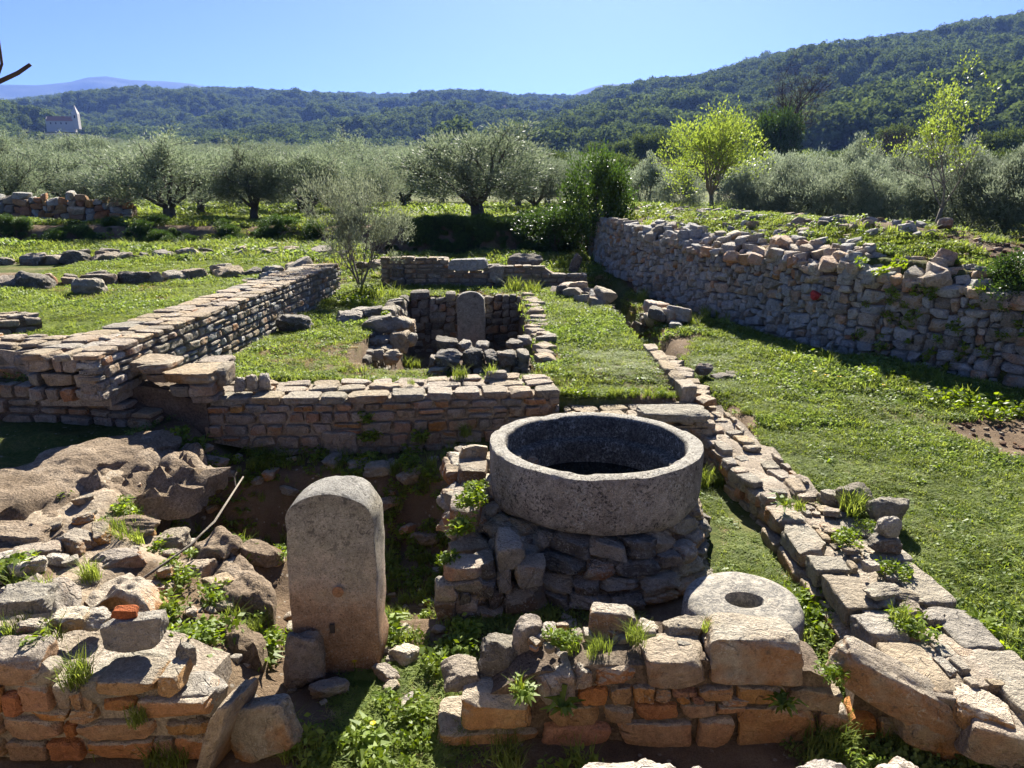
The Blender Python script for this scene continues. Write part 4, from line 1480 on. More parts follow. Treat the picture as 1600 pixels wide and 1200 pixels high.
boulder_row("boulder_row", "row of weathered boulders lining the upper grass strip of the left terrace", [(-11.5, 11.0), (-8.2, 11.2), (-6.6, 12.0), (-5.2, 13.0), (-3.9, 13.7)], 1.0, (.2, .62), ['path', 'grey', 'darkst'], .9, (-7, 11.8, 1))
boulder_row("boulder_row", "low line of stones along the foot of the shaded bank, left of the grey shrub", [(-13.5, 14.2), (-9, 15.4), (-6, 16.2), (-2.6, 16.6)], 1.0, (.2, .7), ['grey', 'path', 'darkst'], .9, (-8, 15.5, 1))
boulder_row("rubble_heap", "heap of small tumbled stones on the far top of the long wall", [(-4.6, 12.0), (-3.7, 12.6), (-3.6, 13.6)], 1.0, (.2, .45), ['grey', 'drygrey'], 1.0, (-4, 12.7, 1))
rock("grass_boulder", "lone dark boulder in the left terrace grass, before the boulder row", "stone", (PZ(140, 455, 1.05)[0], PZ(140, 455, 1.05)[1], 1.10), (.5, .4, .32), 'grey', 'boulder', (0, 0, 20))
rock("flat_boulder", "flat dark boulder lying in grass beside the far part of the long wall", "stone", (PZ(460, 505, .72)[0], PZ(460, 505, .72)[1], .72), (.52, .4, .26), 'darkst', 'boulder', (0, 4, 10))

# ------------------------------------------------------------------ the lined pit
PW = Wall("pit_wall", "rough stone lining of the sunken pit around the second arched slab", "wall", (-0.8, 13.0, -0.4))
rubble(PW, Line([(-1.86, 13.1), (0.28, 13.1)], 1), -.45, .64, (.10, .17), (.14, .30), .25, lambda s, z: random.choice(['grey', 'darkst', 'grey']), .006, .02, 4, 'rubble', 0.0)
rubble(PW, Line([(-1.84, 9.0), (-1.86, 13.1)], 1), -.45, lin((0, .35), (1.0, .6), (4, .64)), (.10, .17), (.14, .32), .25, lambda s, z: random.choice(['grey', 'darkst']), .006, .02, 4, 'rubble', 0.0)
rl = Line([(0.26, 13.1), (0.30, 8.2)], 1)
rubble(PW, rl, -.45, .60, (.10, .17), (.14, .32), .25, lambda s, z: random.choice(['grey', 'path']), .006, .02, 4, 'rubble', 0.0)
for y in np.arange(8.0, 13.2, .27):
    PW.add('rubble', (.36 + random.uniform(-.05, .05), y, .62 + random.uniform(-.02, .04)), (.26, .24, .13), random.choice(['path', 'grey']), 0, 0, random.uniform(0, 3))
core(PW, Line([(-2.0, 13.14), (0.4, 13.14)], 1), -.45, .58, .04, .3)
PW.finish()
stele("stele", "lichened round-headed slab standing inside the sunken pit", -0.72, 12.78, -0.38, 0.50, 1.16, 0.2, 'stele2', 0.06, -1.0, False, 17)
PF = Wall("pit_front_wall", "low wall of dark boulders closing the near side of the pit", "wall", (-0.4, 8.2, 0.4))
for (x0, y0, x1, y1, Y, mt) in [(680, 551, 722, 576, 8.0, 'darkst'), (720, 548, 756, 582, 8.0, 'darkst'), (756, 552, 778, 572, 8.0, 'darkst'), (774, 552, 812, 580, 7.98, 'darkst'), (808, 550, 828, 582, 8.0, 'grey'),
                                (668, 575, 702, 592, 7.95, 'grey'), (700, 576, 738, 592, 7.95, 'mid'), (738, 576, 766, 592, 7.95, 'darkst'), (766, 574, 800, 592, 7.95, 'mid'), (800, 574, 830, 592, 7.95, 'grey'),
                                (678, 530, 715, 552, 8.5, 'darkst'), (714, 536, 736, 552, 8.5, 'grey'), (742, 538, 764, 552, 8.5, 'grey'), (790, 535, 820, 552, 8.6, 'darkst'), (808, 528, 832, 545, 8.8, 'grey'),
                                (668, 560, 684, 578, 8.05, 'darkst')]:
    face_block(PF, x0, y0, x1, y1, Y, .32, mt, 'rough', random.uniform(-6, 6), random.uniform(-12, 12))
core(PF, Line([(-0.95, 8.02), (0.25, 8.02)], 1), .3, .55, .06, .5)
PF.finish()
PB = Wall("boulder_mass", "mass of weathered boulders with a big slanting slab on the left rim of the pit", "wall", (-2.1, 9.8, 0.6))
for (x0, y0, x1, y1, Y, d, mt, tl_) in [(514, 490, 565, 528, 10.2, .5, 'grey', 0), (560, 497, 618, 526, 9.8, .35, 'grey', -10), (600, 497, 642, 520, 9.9, .3, 'grey', 12), (548, 520, 585, 540, 9.6, .3, 'darkst', 4), (628, 520, 648, 548, 9.7, .3, 'grey', 3), (600, 550, 625, 572, 9.2, .3, 'mid', 0), (575, 548, 600, 566, 9.3, .3, 'grey', 0), (563, 482, 594, 504, 10.4, .4, 'darkst', 0), (582, 528, 610, 548, 9.6, .35, 'grey', 0),
                                        (592, 543, 612, 560, 9.4, .3, 'mid', 0), (606, 520, 640, 555, 9.6, .35, 'path', 0), (520, 518, 566, 535, 10.1, .4, 'grey', 0), (540, 484, 580, 500, 10.6, .4, 'grey', 5),
                                        (615, 500, 648, 525, 10.2, .4, 'path', 0)]:
    face_block(PB, x0, y0, x1, y1, Y, d, mt, 'rough', tl_, random.uniform(-12, 12))
PB.finish()

# wall beyond the pit, with the large lintel block
BW = Wall("far_wall", "coursed wall with a large pale lintel block, in front of the shaded bank", "wall", (-0.6, 14.5, 0.6))
bl = Line([(-2.62, 14.3), (1.52, 14.45)], 1)
coursed(BW, bl, .62, lin((0, 1.27), (1.36, 1.25), (1.37, .98), (2.12, .98), (2.13, 1.10), (3.4, 1.07), (3.42, .92), (4.2, .92)), (.08, .13), (.14, .34), .25, 'grey', .014, .015, 1.6, mats=['grey', 'path', 'grey', 'mid'])
core(BW, bl, .6, lin((0, 1.22), (1.34, 1.2), (1.37, .93), (2.12, .93), (2.13, 1.05), (3.4, 1.02), (3.42, .87), (4.2, .87)), .08, .4, 'mortar')
face_block(BW, 699, 405, 763, 424, 14.28, .35, 'drygrey', 'block', -1, 0, label="large pale lintel block")
face_block(BW, 764, 415, 788, 443, 14.27, .3, 'grey', 'block')
face_block(BW, 611, 418, 632, 434, 14.2, .25, 'darkst', 'block')
face_block(BW, 607, 433, 632, 452, 14.15, .3, 'darkst', 'block')
BW.finish()
rock("lying_boulder", "smooth dark boulder lying on the ground behind the lintel wall", "stone", (PY(820, 408, 15.2)[0], 15.2, PY(820, 408, 15.2)[2] - .05), (.75, .45, .42), 'darkst', 'boulder', (0, 0, 5), i=3)
rock("tree_stump", "grey weathered stump with a split top standing behind the far wall", "stump", (PY(897, 408, 15.4)[0], 15.4, .95), (.22, .2, .6), 'darkst', 'rough', (10, 25, 0), i=13)

RP = Wall("rock_pile", "pile of dumped grey and orange rocks on the lawn before the dry-stone wall", "rocks", (1.9, 12.2, 0.6))
for _ in range(46):
    f = random.random()
    x = 1.05 + 1.5 * f + random.uniform(-.25, .25)
    y = 13.3 - 2.4 * f + random.uniform(-.4, .4)
    s_ = random.uniform(.14, .38)
    RP.add('rubble', (x, y, hz(x, y) + s_ * .2 + (random.random() < .3) * .1), (s_ * 1.2, s_, s_ * .7), random.choice(['grey', 'darkst', 'path', 'drywarm', 'drygrey']), random.uniform(-.3, .3), random.uniform(-.3, .3), random.uniform(0, 6))
RP.finish()
rock("lawn_stone", "dark stone at the head of the thin kerb, half hidden in grass", "stone", (PZ(1100, 577, .5)[0], PZ(1100, 577, .5)[1], .5), (.2, .16, .14), 'darkst', 'boulder')
for _ in range(7):
    x, y, _z = PZ(random.uniform(1120, 1230), random.uniform(572, 580), .5)
    rock("lawn_stone", "flat dark stone in the broken line sunk into the lawn", "stone", (x, y, hz(x, y) + .01), (.2, .15, .07), 'darkst', 'rubble', (0, 0, random.uniform(0, 90)), "sunken lawn stones")

# ------------------------------------------------------------------ dry-stone terrace wall on the right
DW = Wall("dry_stone_wall", "tall dry-stone terrace wall of grey rubble topped with fresh orange stones, beside the lawn", "wall", (4.2, 9.3, 0.5))
dl = Line([p for p in DRY[1:6]][::-1], 1)
dl.side = 1
LL = dl.L


def dtop(s):
    y = dl.at(s)[0][1]
    return float(np.interp(y, [6.0, 7.3, 8.1, 9.3, 10.3, 12.0, 13.5, 14.4], [1.25, 1.42, 1.60, 1.74, 1.76, 1.72, 1.85, 1.85])) + 0.05 * math.sin(s * 5.1) + 0.03 * math.sin(s * 13)


def dmat(s, z):
    y = dl.at(s)[0][1]
    lim = float(np.interp(y, [7.0, 8.2, 9.3, 11.0, 12.5, 14], [1.42, 1.22, 1.25, 1.38, 1.58, 2.2]))
    if z > lim + random.uniform(-.08, .08):
        return random.choice(['drywarm', 'drywarm', 'pale', 'drygrey'])
    return random.choice(['drygrey', 'drygrey', 'drygrey', 'grey', 'drywarm' if random.random() < .35 else 'drygrey'])


def dbot(s):
    p = dl.at(s)[0]
    return hz(p[0] - .15, p[1] - .1) - .06


rubble(DW, dl, dbot, lambda s: dtop(s) - .24, (.06, .16), (.08, .31), .26, dmat, .003, .03, 8, 'rubble', .07)
core(DW, dl, dbot, lambda s: dtop(s) - .28, .14, .5)
# loose fresh stones heaped back on top
for row in range(4):
    s = .2
    while s < LL - .15:
        k_ = random.uniform(.10, .25)
        p, t, n = dl.at(s)
        o_ = .06 + row * .13 + random.uniform(-.03, .03)
        q = p - n * (o_ + .07)
        y_ = p[1]
        far_ = y_ > 12.2
        DW.add('rubble', (q[0], q[1], dtop(s) - .20 + row * .065 + random.uniform(-.03, .03)), (k_ * 1.2, k_, k_ * .75), random.choice(['drygrey', 'drygrey', 'grey', 'drywarm']) if far_ else random.choice(['drywarm', 'drywarm', 'drywarm', 'pale', 'drygrey']),
               random.uniform(-.35, .35), random.uniform(-.35, .35), random.uniform(0, 6))
        s += k_ * random.uniform(.8, 1.15)
# one stone daubed red
p = PY(1296, 466, 9.02)
DW.add('rubble', (4.03, 9.52, p[2] - .03), (.11, .12, .10), 'red', 0, .6, math.radians(-50), label="stone daubed with red paint")
DW.finish()

DX = Wall("dry_stone_wall", "dry-stone wall end curving back under the ivy thicket", "wall", (2.1, 16.2, 0.8))
dl2 = Line([DRY[5], DRY[6], DRY[7], (2.0, 20.5)][::-1], 1)
rubble(DX, dl2, .75, 1.85, (.09, .17), (.13, .32), .3, lambda s, z: random.choice(['drygrey', 'grey']), .004, .03, 6, 'rubble', .05)
core(DX, dl2, .7, 1.8, .12, .5)
DX.finish()
CL = Wall("clod_heap", "crumbly brown earth clods where the lawn has slumped beside the dry-stone wall", "soil", (4.9, 6.1, .35))
for _ in range(120):
    x, y = random.gauss(4.85, .5), random.gauss(6.1, .32)
    k_ = random.uniform(.015, .055)
    CL.add('rubble', (x, y, hz(x, y) + k_ * .2), (k_ * 1.3, k_, k_ * .7), random.choice(['clod', 'clod', 'clod', 'mid']), random.uniform(-.3, .3), random.uniform(-.3, .3), random.uniform(0, 6), name='clod')
CL.finish()
CL2 = Wall("clod_heap", "reddish dug earth with clods on the terrace above the right end of the wall", "soil", (6.3, 8.9, 1.7))
for _ in range(160):
    x, y = random.gauss(6.4, .5), random.gauss(8.9, .35)
    if x < dry_x(y) + .5:
        continue
    k_ = random.uniform(.02, .075)
    CL2.add('rubble', (x, y, hz(x, y) + k_ * .2), (k_ * 1.3, k_, k_ * .7), random.choice(['clod', 'clod', 'clod', 'drywarm']), random.uniform(-.3, .3), random.uniform(-.3, .3), random.uniform(0, 6), name='clod')
CL2.finish()
# stones strewn on the terrace behind the wall head
SC = Wall("stone_bank", "stony bank of loose grey field stones on the terrace behind the dry-stone wall", "rocks", (4.0, 15, 1.8))
for _ in range(430):
    y = random.uniform(9.6, 24)
    x = float(dry_x(min(y, 18))) + .5 + abs(random.gauss(.2, .95)) * (1 + .04 * (y - 11))
    k_ = random.uniform(.06, .2)
    SC.add('rubble', (x, y, hz(x, y) + k_ * .25), (k_ * 1.2, k_, k_ * .7), random.choice(['drygrey', 'grey', 'path']), random.uniform(-.3, .3), random.uniform(-.3, .3), random.uniform(0, 6))
SC.finish()
# dry-stone wall at the far left
FWL = Wall("dry_stone_wall", "far dry-stone wall of grey and rusty rubble under the olive trees", "wall", (-13, 21.5, 1.6))
fl = Line([(-20.5, 20.4), (-15.5, 21.2), (-11.4, 22.0)], 1)
rubble(FWL, fl, 1.5, lin((0, 2.2), (3.0, 2.25), (4.2, 2.85), (5.0, 2.9), (5.4, 2.4), (7, 2.35), (9.3, 2.2)), (.14, .24), (.2, .45), .35, lambda s, z: random.choice(['drygrey', 'grey']) if s < 6 else random.choice(['drywarm', 'rust', 'drygrey', 'warm']), .006, .04, 7, 'rubble', .05, .03)
core(FWL, fl, 1.4, lin((0, 2.1), (3.0, 2.15), (4.2, 2.75), (5.0, 2.8), (5.4, 2.3), (7, 2.25), (9.3, 2.1)), .15, .6)
FWL.finish()

# ------------------------------------------------------------------ mortar ledges and bedrock on the left
LEDGE = []
lroot = tag(empty("mortar_ledge", (-3.3, 5.0, 0.3)), "broken ancient mortar floor ledge sloping down beside the shaded grass hollow", "ledge")
slab("floor_slab", None, None, [p[:2] for p in (PZ(238, 662, .54), PZ(268, 684, .50), PZ(215, 705, .5), PZ(120, 748, .5), PZ(0, 800, .5), PZ(-140, 830, .5), PZ(-140, 745, .55), PZ(0, 728, .55), PZ(120, 690, .55))],
     .535, .14, 51, 'ledge', lroot, rough=.016, edge=.04, rings=26, per=.03, slope=lambda x, y: .012 * math.sin(3.1 * x + 1.3 * y))
slab("broken_edge", None, None, [p[:2] for p in (PZ(262, 690, .44), PZ(300, 712, .36), PZ(285, 750, .33), PZ(222, 800, .32), PZ(180, 848, .30), PZ(110, 880, .30), PZ(0, 890, .33), PZ(-130, 900, .35), PZ(-130, 800, .44), PZ(0, 790, .44), PZ(120, 745, .44))],
     .40, .2, 52, 'ledge', lroot, rough=.07, edge=.07, rings=26, per=.03, slope=lambda x, y: -.05 * (x + 3.0))
slab("broken_edge", None, None, [p[:2] for p in (PZ(250, 690, .46), PZ(262, 700, .46), PZ(215, 728, .46), PZ(120, 772, .46), PZ(0, 822, .46), PZ(-140, 850, .46), PZ(-140, 800, .47), PZ(0, 770, .47), PZ(120, 725, .47))],
     .465, .12, 57, 'ledge', lroot, rough=.03, edge=.06, rings=16, per=.03)
i = 0
for (poly, zt, th, mt, lab) in [
        ([(305, 850), (345, 828), (388, 842), (392, 862), (350, 880), (308, 875)], .30, .18, 'ledge', "layered bedrock crag with ridged top, beside the dead branch"),
        ([(300, 905), (330, 870), (400, 885), (430, 908), (425, 945), (380, 935), (330, 940)], .22, .16, 'ledge', "broad bedrock shelf just behind the arched slab's edge"),
        ([(330, 985), (372, 968), (400, 985), (395, 1010), (350, 1012)], .16, .14, 'ledge', "small bedrock hump among the weeds by the tilted slab"),
        ([(150, 905), (205, 880), (240, 915), (235, 950), (175, 950), (130, 930)], .40, .16, 'rust', "orange crumbling rock hump behind the trapezoid block"),
        ([(0, 925), (60, 900), (110, 920), (90, 960), (0, 970)], .44, .1, 'grey', "flat grey rock shelf at the back of the left wall")]:
    i += 1
    slab("bedrock", lab, "rock", [PZ(a, b, zt)[:2] for a, b in poly], zt, th, 60 + i, 'warm' if mt == 'rust' else mt, None, rough=.035, edge=.03, rings=12, per=.03, dome=.03)
for (px, py, sx_, sy_, sz_, mt, rz) in [(60, 870, .3, .2, .12, 'path', 20), (120, 850, .34, .2, .12, 'warm', -30), (200, 830, .4, .22, .14, 'ledge', 10), (235, 790, .36, .25, .16, 'ledge', 40), (265, 850, .25, .2, .12, 'path', 0),
                                        (185, 880, .3, .2, .12, 'warm', 30), (310, 895, .22, .16, .12, 'path', 70), (245, 930, .2, .16, .12, 'warm', 15), (400, 950, .22, .16, .1, 'ledge', 25), (410, 870, .26, .2, .13, 'ledge', -20),
                                        (345, 915, .2, .16, .1, 'path', 50), (30, 840, .4, .25, .12, 'ledge', 5), (290, 760, .3, .2, .12, 'warm', 60)]:
    x, y, zz = hit(px, py)
    LEDGE.append((x, y, zz, sx_, sy_, sz_, mt, rz))
# loose stones of the shaded slope under the cross wall
WORD = {'grey': 'grey', 'mid': 'tan', 'warm': 'orange-brown', 'pale': 'whitish', 'path': 'beige', 'ledge': 'brown', 'darkst': 'dark'}
SL = Wall("gravel", "small stones and pebbles littering the court floor and the rubble mound", "gravel", (-2, 5.5, 0.1))
SL.root["kind"] = "stuff"
for (px, py, s_, mt) in [(350, 690, .2, 'grey'), (322, 705, .14, 'mid'), (335, 728, .2, 'mid'), (290, 735, .22, 'warm'), (385, 700, .15, 'mid'), (400, 685, .1, 'pale'), (285, 775, .1, 'pale'), (425, 745, .16, 'mid'),
                         (400, 755, .14, 'grey'), (520, 725, .2, 'grey'), (590, 740, .22, 'grey'), (640, 750, .2, 'mid'), (560, 730, .16, 'grey'), (610, 790, .15, 'warm'), (665, 850, .22, 'mid'), (640, 830, .16, 'warm'),
                         (600, 800, .12, 'mid'), (440, 700, .12, 'mid'), (450, 770, .14, 'grey'), (372, 720, .1, 'mid'), (330, 800, .1, 'mid'), (630, 1030, .16, 'pale'), (605, 1062, .14, 'warm'), (600, 1020, .08, 'mid'),
                         (515, 1085, .16, 'grey'), (420, 1015, .1, 'pale'), (90, 880, .12, 'pale'), (45, 892, .16, 'pale'), (160, 840, .14, 'warm'), (130, 815, .12, 'warm'), (210, 760, .12, 'mid'), (245, 740, .1, 'mid'),
                         (70, 1180, .05, 'grey'), (350, 950, .1, 'mid'), (300, 960, .08, 'warm'), (260, 900, .12, 'warm'), (270, 870, .1, 'mid'), (1355, 1010, .12, 'path'), (1330, 1005, .1, 'pale'), (1225, 800, .1, 'path'), (1205, 795, .1, 'pale'), (1200, 815, .09, 'path')]:
    x, y, zz = hit(px, py)
    near_ = "in the lane beside the kerb wall" if x > 1 else "on the mound behind the left orange wall" if (x < -1.25 and y < 4.4) else "in the grass beside the arched slab" if y < 4.0 else "on the dark slope below the long coursed wall"
    rock("loose_stone", WORD[mt] + " loose stone lying " + near_, "stone", (x, y, zz + s_ * .15), (s_ * 1.2, s_ * .8, s_ * .55), mt, 'rough',
         (random.uniform(-14, 14), random.uniform(-14, 14), random.uniform(0, 360)), "loose stones about the court")
for (x, y, zz, sx_, sy_, sz_, mt, rz) in LEDGE:
    rock("bedrock", WORD[mt] + " rough rock lump bedded in the mound between the mortar ledge and arched slab", "rock", (x, y, zz + sz_ * .1), (sx_, sy_, sz_), mt, 'rough',
         (random.uniform(-11, 11), random.uniform(-11, 11), rz), "rock lumps bedded in the mound")
for _ in range(260):
    x = random.uniform(-3.0, 1.1)
    y = random.uniform(3.0, 6.2)
    s_ = random.uniform(.025, .09)
    if math.hypot(x - BX, y - BY) < .95:
        continue
    SL.add('rubble', (x, y, hz(x, y) + s_ * .15), (s_ * 1.2, s_ * .9, s_ * .6), random.choice(['mid', 'grey', 'warm', 'pale', 'grey']), random.uniform(-.25, .25), random.uniform(-.25, .25), random.uniform(0, 6))
SL.finish(0)

# ------------------------------------------------------------------ scattering (grass, weeds, woods: what nobody could count)
def scatter(name, label, cat, pts, rots, scl, idx, protos):
    """one 'stuff' object: a cloud of points, each carrying one of a few small plants"""
    me = bpy.data.meshes.new(name)
    pts = np.asarray(pts, np.float32)
    me.vertices.add(len(pts))
    me.vertices.foreach_set("co", pts.ravel())
    a = me.attributes.new("rot", 'FLOAT_VECTOR', 'POINT')
    a.data.foreach_set("vector", np.asarray(rots, np.float32).ravel())
    a = me.attributes.new("scl", 'FLOAT_VECTOR', 'POINT')
    a.data.foreach_set("vector", np.asarray(scl, np.float32).ravel())
    a = me.attributes.new("pick", 'INT', 'POINT')
    a.data.foreach_set("value", np.asarray(idx, np.int32))
    o = link(name, me)
    coll = bpy.data.collections.new(name + "_kinds")
    for k_, p in enumerate(protos):
        q = bpy.data.objects.new("%s_kind_%02d" % (name, k_), p)
        coll.objects.link(q)
    ng = bpy.data.node_groups.new(name + "_scatter", 'GeometryNodeTree')
    ng.interface.new_socket("Geometry", in_out='INPUT', socket_type='NodeSocketGeometry')
    ng.interface.new_socket("Geometry", in_out='OUTPUT', socket_type='NodeSocketGeometry')
    gi = ng.nodes.new("NodeGroupInput")
    go = ng.nodes.new("NodeGroupOutput")
    ci = ng.nodes.new("GeometryNodeCollectionInfo")
    ci.inputs["Collection"].default_value = coll
    ci.inputs["Separate Children"].default_value = True
    ci.inputs["Reset Children"].default_value = True
    io = ng.nodes.new("GeometryNodeInstanceOnPoints")
    io.inputs["Pick Instance"].default_value = True

    def named(nm, typ):
        n = ng.nodes.new("GeometryNodeInputNamedAttribute")
        n.data_type = typ
        n.inputs["Name"].default_value = nm
        return [s for s in n.outputs if s.enabled and s.name == "Attribute"][0]
    e2r = ng.nodes.new("FunctionNodeEulerToRotation")
    ng.links.new(named("rot", 'FLOAT_VECTOR'), e2r.inputs[0])
    ng.links.new(gi.outputs[0], io.inputs["Points"])
    ng.links.new(ci.outputs[0], io.inputs["Instance"])
    ng.links.new(named("pick", 'INT'), io.inputs["Instance Index"])
    ng.links.new(e2r.outputs[0], io.inputs["Rotation"])
    ng.links.new(named("scl", 'FLOAT_VECTOR'), io.inputs["Scale"])
    ng.links.new(io.outputs[0], go.inputs[0])
    md = o.modifiers.new("scatter", 'NODES')
    md.node_group = ng
    tag(o, label, cat, None, "stuff")
    return o


def quad_mesh(name, Q, mat):
    """Q: (n,4,3) quads"""
    n = len(Q)
    return mesh_from(name, Q.reshape(-1, 3), np.arange(n * 4).reshape(n, 4), mat, False)


def blade_quads(r, n, spread, length, width, bend=0.5, up=0.9):
    """grass blades as pairs of quads"""
    Q = []
    for _ in range(n):
        a = r.uniform(0, 6.283)
        rad = spread * math.sqrt(r.uniform(0, 1))
        b = np.array([rad * math.cos(a), rad * math.sin(a), -0.005])
        t = r.uniform(0, 6.283)
        d = np.array([math.cos(t), math.sin(t), 0])
        sd = np.array([-d[1], d[0], 0])
        L = length * r.uniform(.5, 1.2)
        w = width * r.uniform(.7, 1.2)
        lean = bend * r.uniform(.3, 1.2)
        p1 = b + np.array([0, 0, L * .55 * up]) + d * L * .2 * lean
        p2 = b + np.array([0, 0, L * .9 * up]) + d * L * .75 * lean
        Q.append([b - sd * w / 2, b + sd * w / 2, p1 + sd * w * .4, p1 - sd * w * .4])
        Q.append([p1 - sd * w * .4, p1 + sd * w * .4, p2 + sd * w * .06, p2 - sd * w * .06])
    return np.array(Q)


def leaf_quads(r, n, spread, size, hgt, tilt=0.6, slim=0.7):
    """small broad leaves (clover, weeds), near horizontal"""
    Q = []
    for _ in range(n):
        a = r.uniform(0, 6.283)
        rad = spread * math.sqrt(r.uniform(0, 1))
        c = np.array([rad * math.cos(a), rad * math.sin(a), hgt * r.uniform(.15, 1)])
        nrm = np.array([r.normal() * tilt, r.normal() * tilt, 1.0])
        nrm /= np.linalg.norm(nrm)
        t = r.uniform(0, 6.283)
        u = np.array([math.cos(t), math.sin(t), 0])
        u -= nrm * (u @ nrm)
        u /= np.linalg.norm(u)
        v = np.cross(nrm, u)
        s = size * r.uniform(.6, 1.3)
        Q.append([c - u * s, c - v * s * slim * .8, c + u * s, c + v * s * slim * .8])
    return np.array(Q)


rg = np.random.default_rng(21)
GR = []
for k_ in range(5):
    GR.append(quad_mesh("grass_tuft", blade_quads(rg, 44, .065, .065, .0075, 1.0), M['grass']))
for k_ in range(5):
    GR.append(quad_mesh("clover_tuft", leaf_quads(rg, 38, .06, .011, .038, .65, .9), M['clover']))
for k_ in range(2):
    GR.append(quad_mesh("dry_tuft", blade_quads(rg, 22, .05, .05, .004, 1.3, .6), M['dry']))
LONG = []
for k_ in range(3):
    LONG.append(quad_mesh("long_tuft", blade_quads(rg, 40, .05, .16, .006, .8), M['grass']))
for k_ in range(3):
    LONG.append(quad_mesh("weed_tuft", leaf_quads(rg, 60, .08, .022, .10, .7, .6), M['weed']))


def rosette(r, n, L, w):
    Q = []
    for k in range(n):
        a = 6.283 * k / n + r.uniform(-.3, .3)
        d = np.array([math.cos(a), math.sin(a), 0])
        s = np.array([-d[1], d[0], 0])
        l_ = L * r.uniform(.6, 1.1)
        up = r.uniform(.2, .7)
        b = np.zeros(3)
        m = d * l_ * .5 + np.array([0, 0, l_ * up])
        e = d * l_ + np.array([0, 0, l_ * up * r.uniform(.5, 1.1)])
        Q.append([b - s * w * .15, b + s * w * .15, m + s * w / 2, m - s * w / 2])
        Q.append([m - s * w / 2, m + s * w / 2, e + s * w * .1, e - s * w * .1])
    return np.array(Q)


for k_ in range(3):
    LONG.append(quad_mesh("rosette", rosette(rg, 13, .13, .03), M['weed']))

# plan footprints of walls where nothing grows
BLOCK = [(-0.35, 2.78, 1.5, 3.12), (-2.8, 2.66, -1.4, 3.06), (-2.85, 6.2, .48, 7.1), (.45, 6.1, 1.9, 6.75), (1.8, 2.8, 2.0, 4.7), (1.62, 4.7, 2.25, 6.8),
         (1.62, 6.7, 1.8, 8.8), (-4.05, 5.8, -3.25, 13.6), (-6.2, 6.45, -3.9, 7.0), (-2.65, 14.25, 1.5, 14.75), (-1.15, 3.3, -.72, 3.6), (.9, 3.2, 1.62, 3.9)]


def free(x, y):
    m = np.ones(len(x), bool)
    for (x0, y0, x1, y1) in BLOCK:
        m &= ~((x > x0) & (x < x1) & (y > y0) & (y < y1))
    m &= np.hypot(x - BX, y - BY) > .95
    m &= ~((np.abs(x - dry_x(y) - .25) < .42) & (y < 18.5))
    return m


def in_view(x, y, z, marg=160):
    dy, dz = y, z - CAM_H
    zc = dy * math.cos(PITCH) - dz * math.sin(PITCH)
    vv = dy * math.sin(PITCH) + dz * math.cos(PITCH)
    px = 800 + FPX * x / np.maximum(zc, .05)
    py = 600 - FPX * vv / np.maximum(zc, .05)
    return (zc > .3) & (px > -marg) & (px < 1600 + marg) & (py > -marg) & (py < 1200 + marg * 2)


def grow(x0, x1, y0, y1, dens, seed, thr=.35, size=1.0):
    r = np.random.default_rng(seed)
    n = int((x1 - x0) * (y1 - y0) * dens)
    x = r.uniform(x0, x1, n)
    y = r.uniform(y0, y1, n)
    c = cover(x, y)
    z = height(x, y)
    e = .05
    sl = np.abs(height(x + e, y) - z) + np.abs(height(x, y + e) - z)
    m = free(x, y) & (c > thr + .5 * r.uniform(0, 1, n) * (1 - c)) & (sl < .09) & in_view(x, y, z)
    x, y, z, c = x[m], y[m], z[m], c[m]
    n = len(x)
    s = size * r.uniform(.6, 1.25, n)
    patch = Fbm(seed + 9, 2, 3, 2.2)(np.stack([x, y], -1))
    pick = np.where(r.uniform(0, 1, n) < .45 + .5 * patch, r.integers(5, 10, n), r.integers(0, 5, n))
    dryp = Fbm(seed + 19, 2, 3, 1.1)(np.stack([x, y], -1))
    pick = np.where(r.uniform(0, 1, n) < .16 + .6 * np.clip(dryp, 0, 1), r.integers(10, 12, n), pick)
    rot = np.stack([r.normal(0, .08, n), r.normal(0, .08, n), r.uniform(0, 6.28, n)], -1)
    hs = s * (0.8 + .5 * np.clip(patch, -1, 1))
    return np.stack([x, y, z], -1), rot, np.stack([s, s, hs], -1), pick


parts = [grow(3.2, 10, 7.0, 16, 220, 39, .28, size=1.7), grow(-1.5, 7.0, 1.7, 6.4, 900, 31, .28), grow(-4.6, 5.6, 6.4, 10, 620, 32, .28, size=1.2), grow(-9, 5, 10, 15.2, 330, 33, .28, size=1.5),
         grow(-7, -3.4, 6.4, 10, 500, 37, .28, size=1.25), grow(-3.5, -1.5, 2.2, 6.4, 420, 34, .42)]
scatter("grass", "short clover and grass covering the lawns between the ruins", "grass", *[np.concatenate(a) for a in zip(*parts)], GR)
lt = []
r5 = np.random.default_rng(55)
for (x0, x1, y0, y1, n) in [(1.2, 6.5, 2.6, 8, 150), (.4, 5, 8, 14, 130), (-3.2, 0, 7, 9, 50), (-9, -3.8, 7, 15, 160)]:
    x, y = r5.uniform(x0, x1, n), r5.uniform(y0, y1, n)
    m = free(x, y) & (cover(x, y) > .5)
    lt += list(zip(x[m], y[m]))
lt = np.array(lt)
sz_ = r5.uniform(.35, .75, len(lt))
scatter("tall_tufts", "scattered taller grass tufts and broad-leaved weeds standing out of the lawns", "grass", np.stack([lt[:, 0], lt[:, 1], height(lt[:, 0], lt[:, 1])], -1),
        np.stack([0 * sz_, 0 * sz_, r5.uniform(0, 6, len(lt))], -1), np.stack([sz_, sz_, sz_], -1), r5.integers(0, 9, len(lt)), LONG)
farp = [grow(-16, 12, 15.2, 26, 60, 35, .3, 3.2), grow(-26, 22, 26, 44, 14, 36, .3, 6.0)]
scatter("meadow", "longer grass of the olive terrace beyond the bank", "grass", *[np.concatenate(a) for a in zip(*farp)], GR)

# weeds and longer tufts at chosen places (photo pixel, height of the ground or wall top there)
wp, wr, ws, wi = [], [], [], []


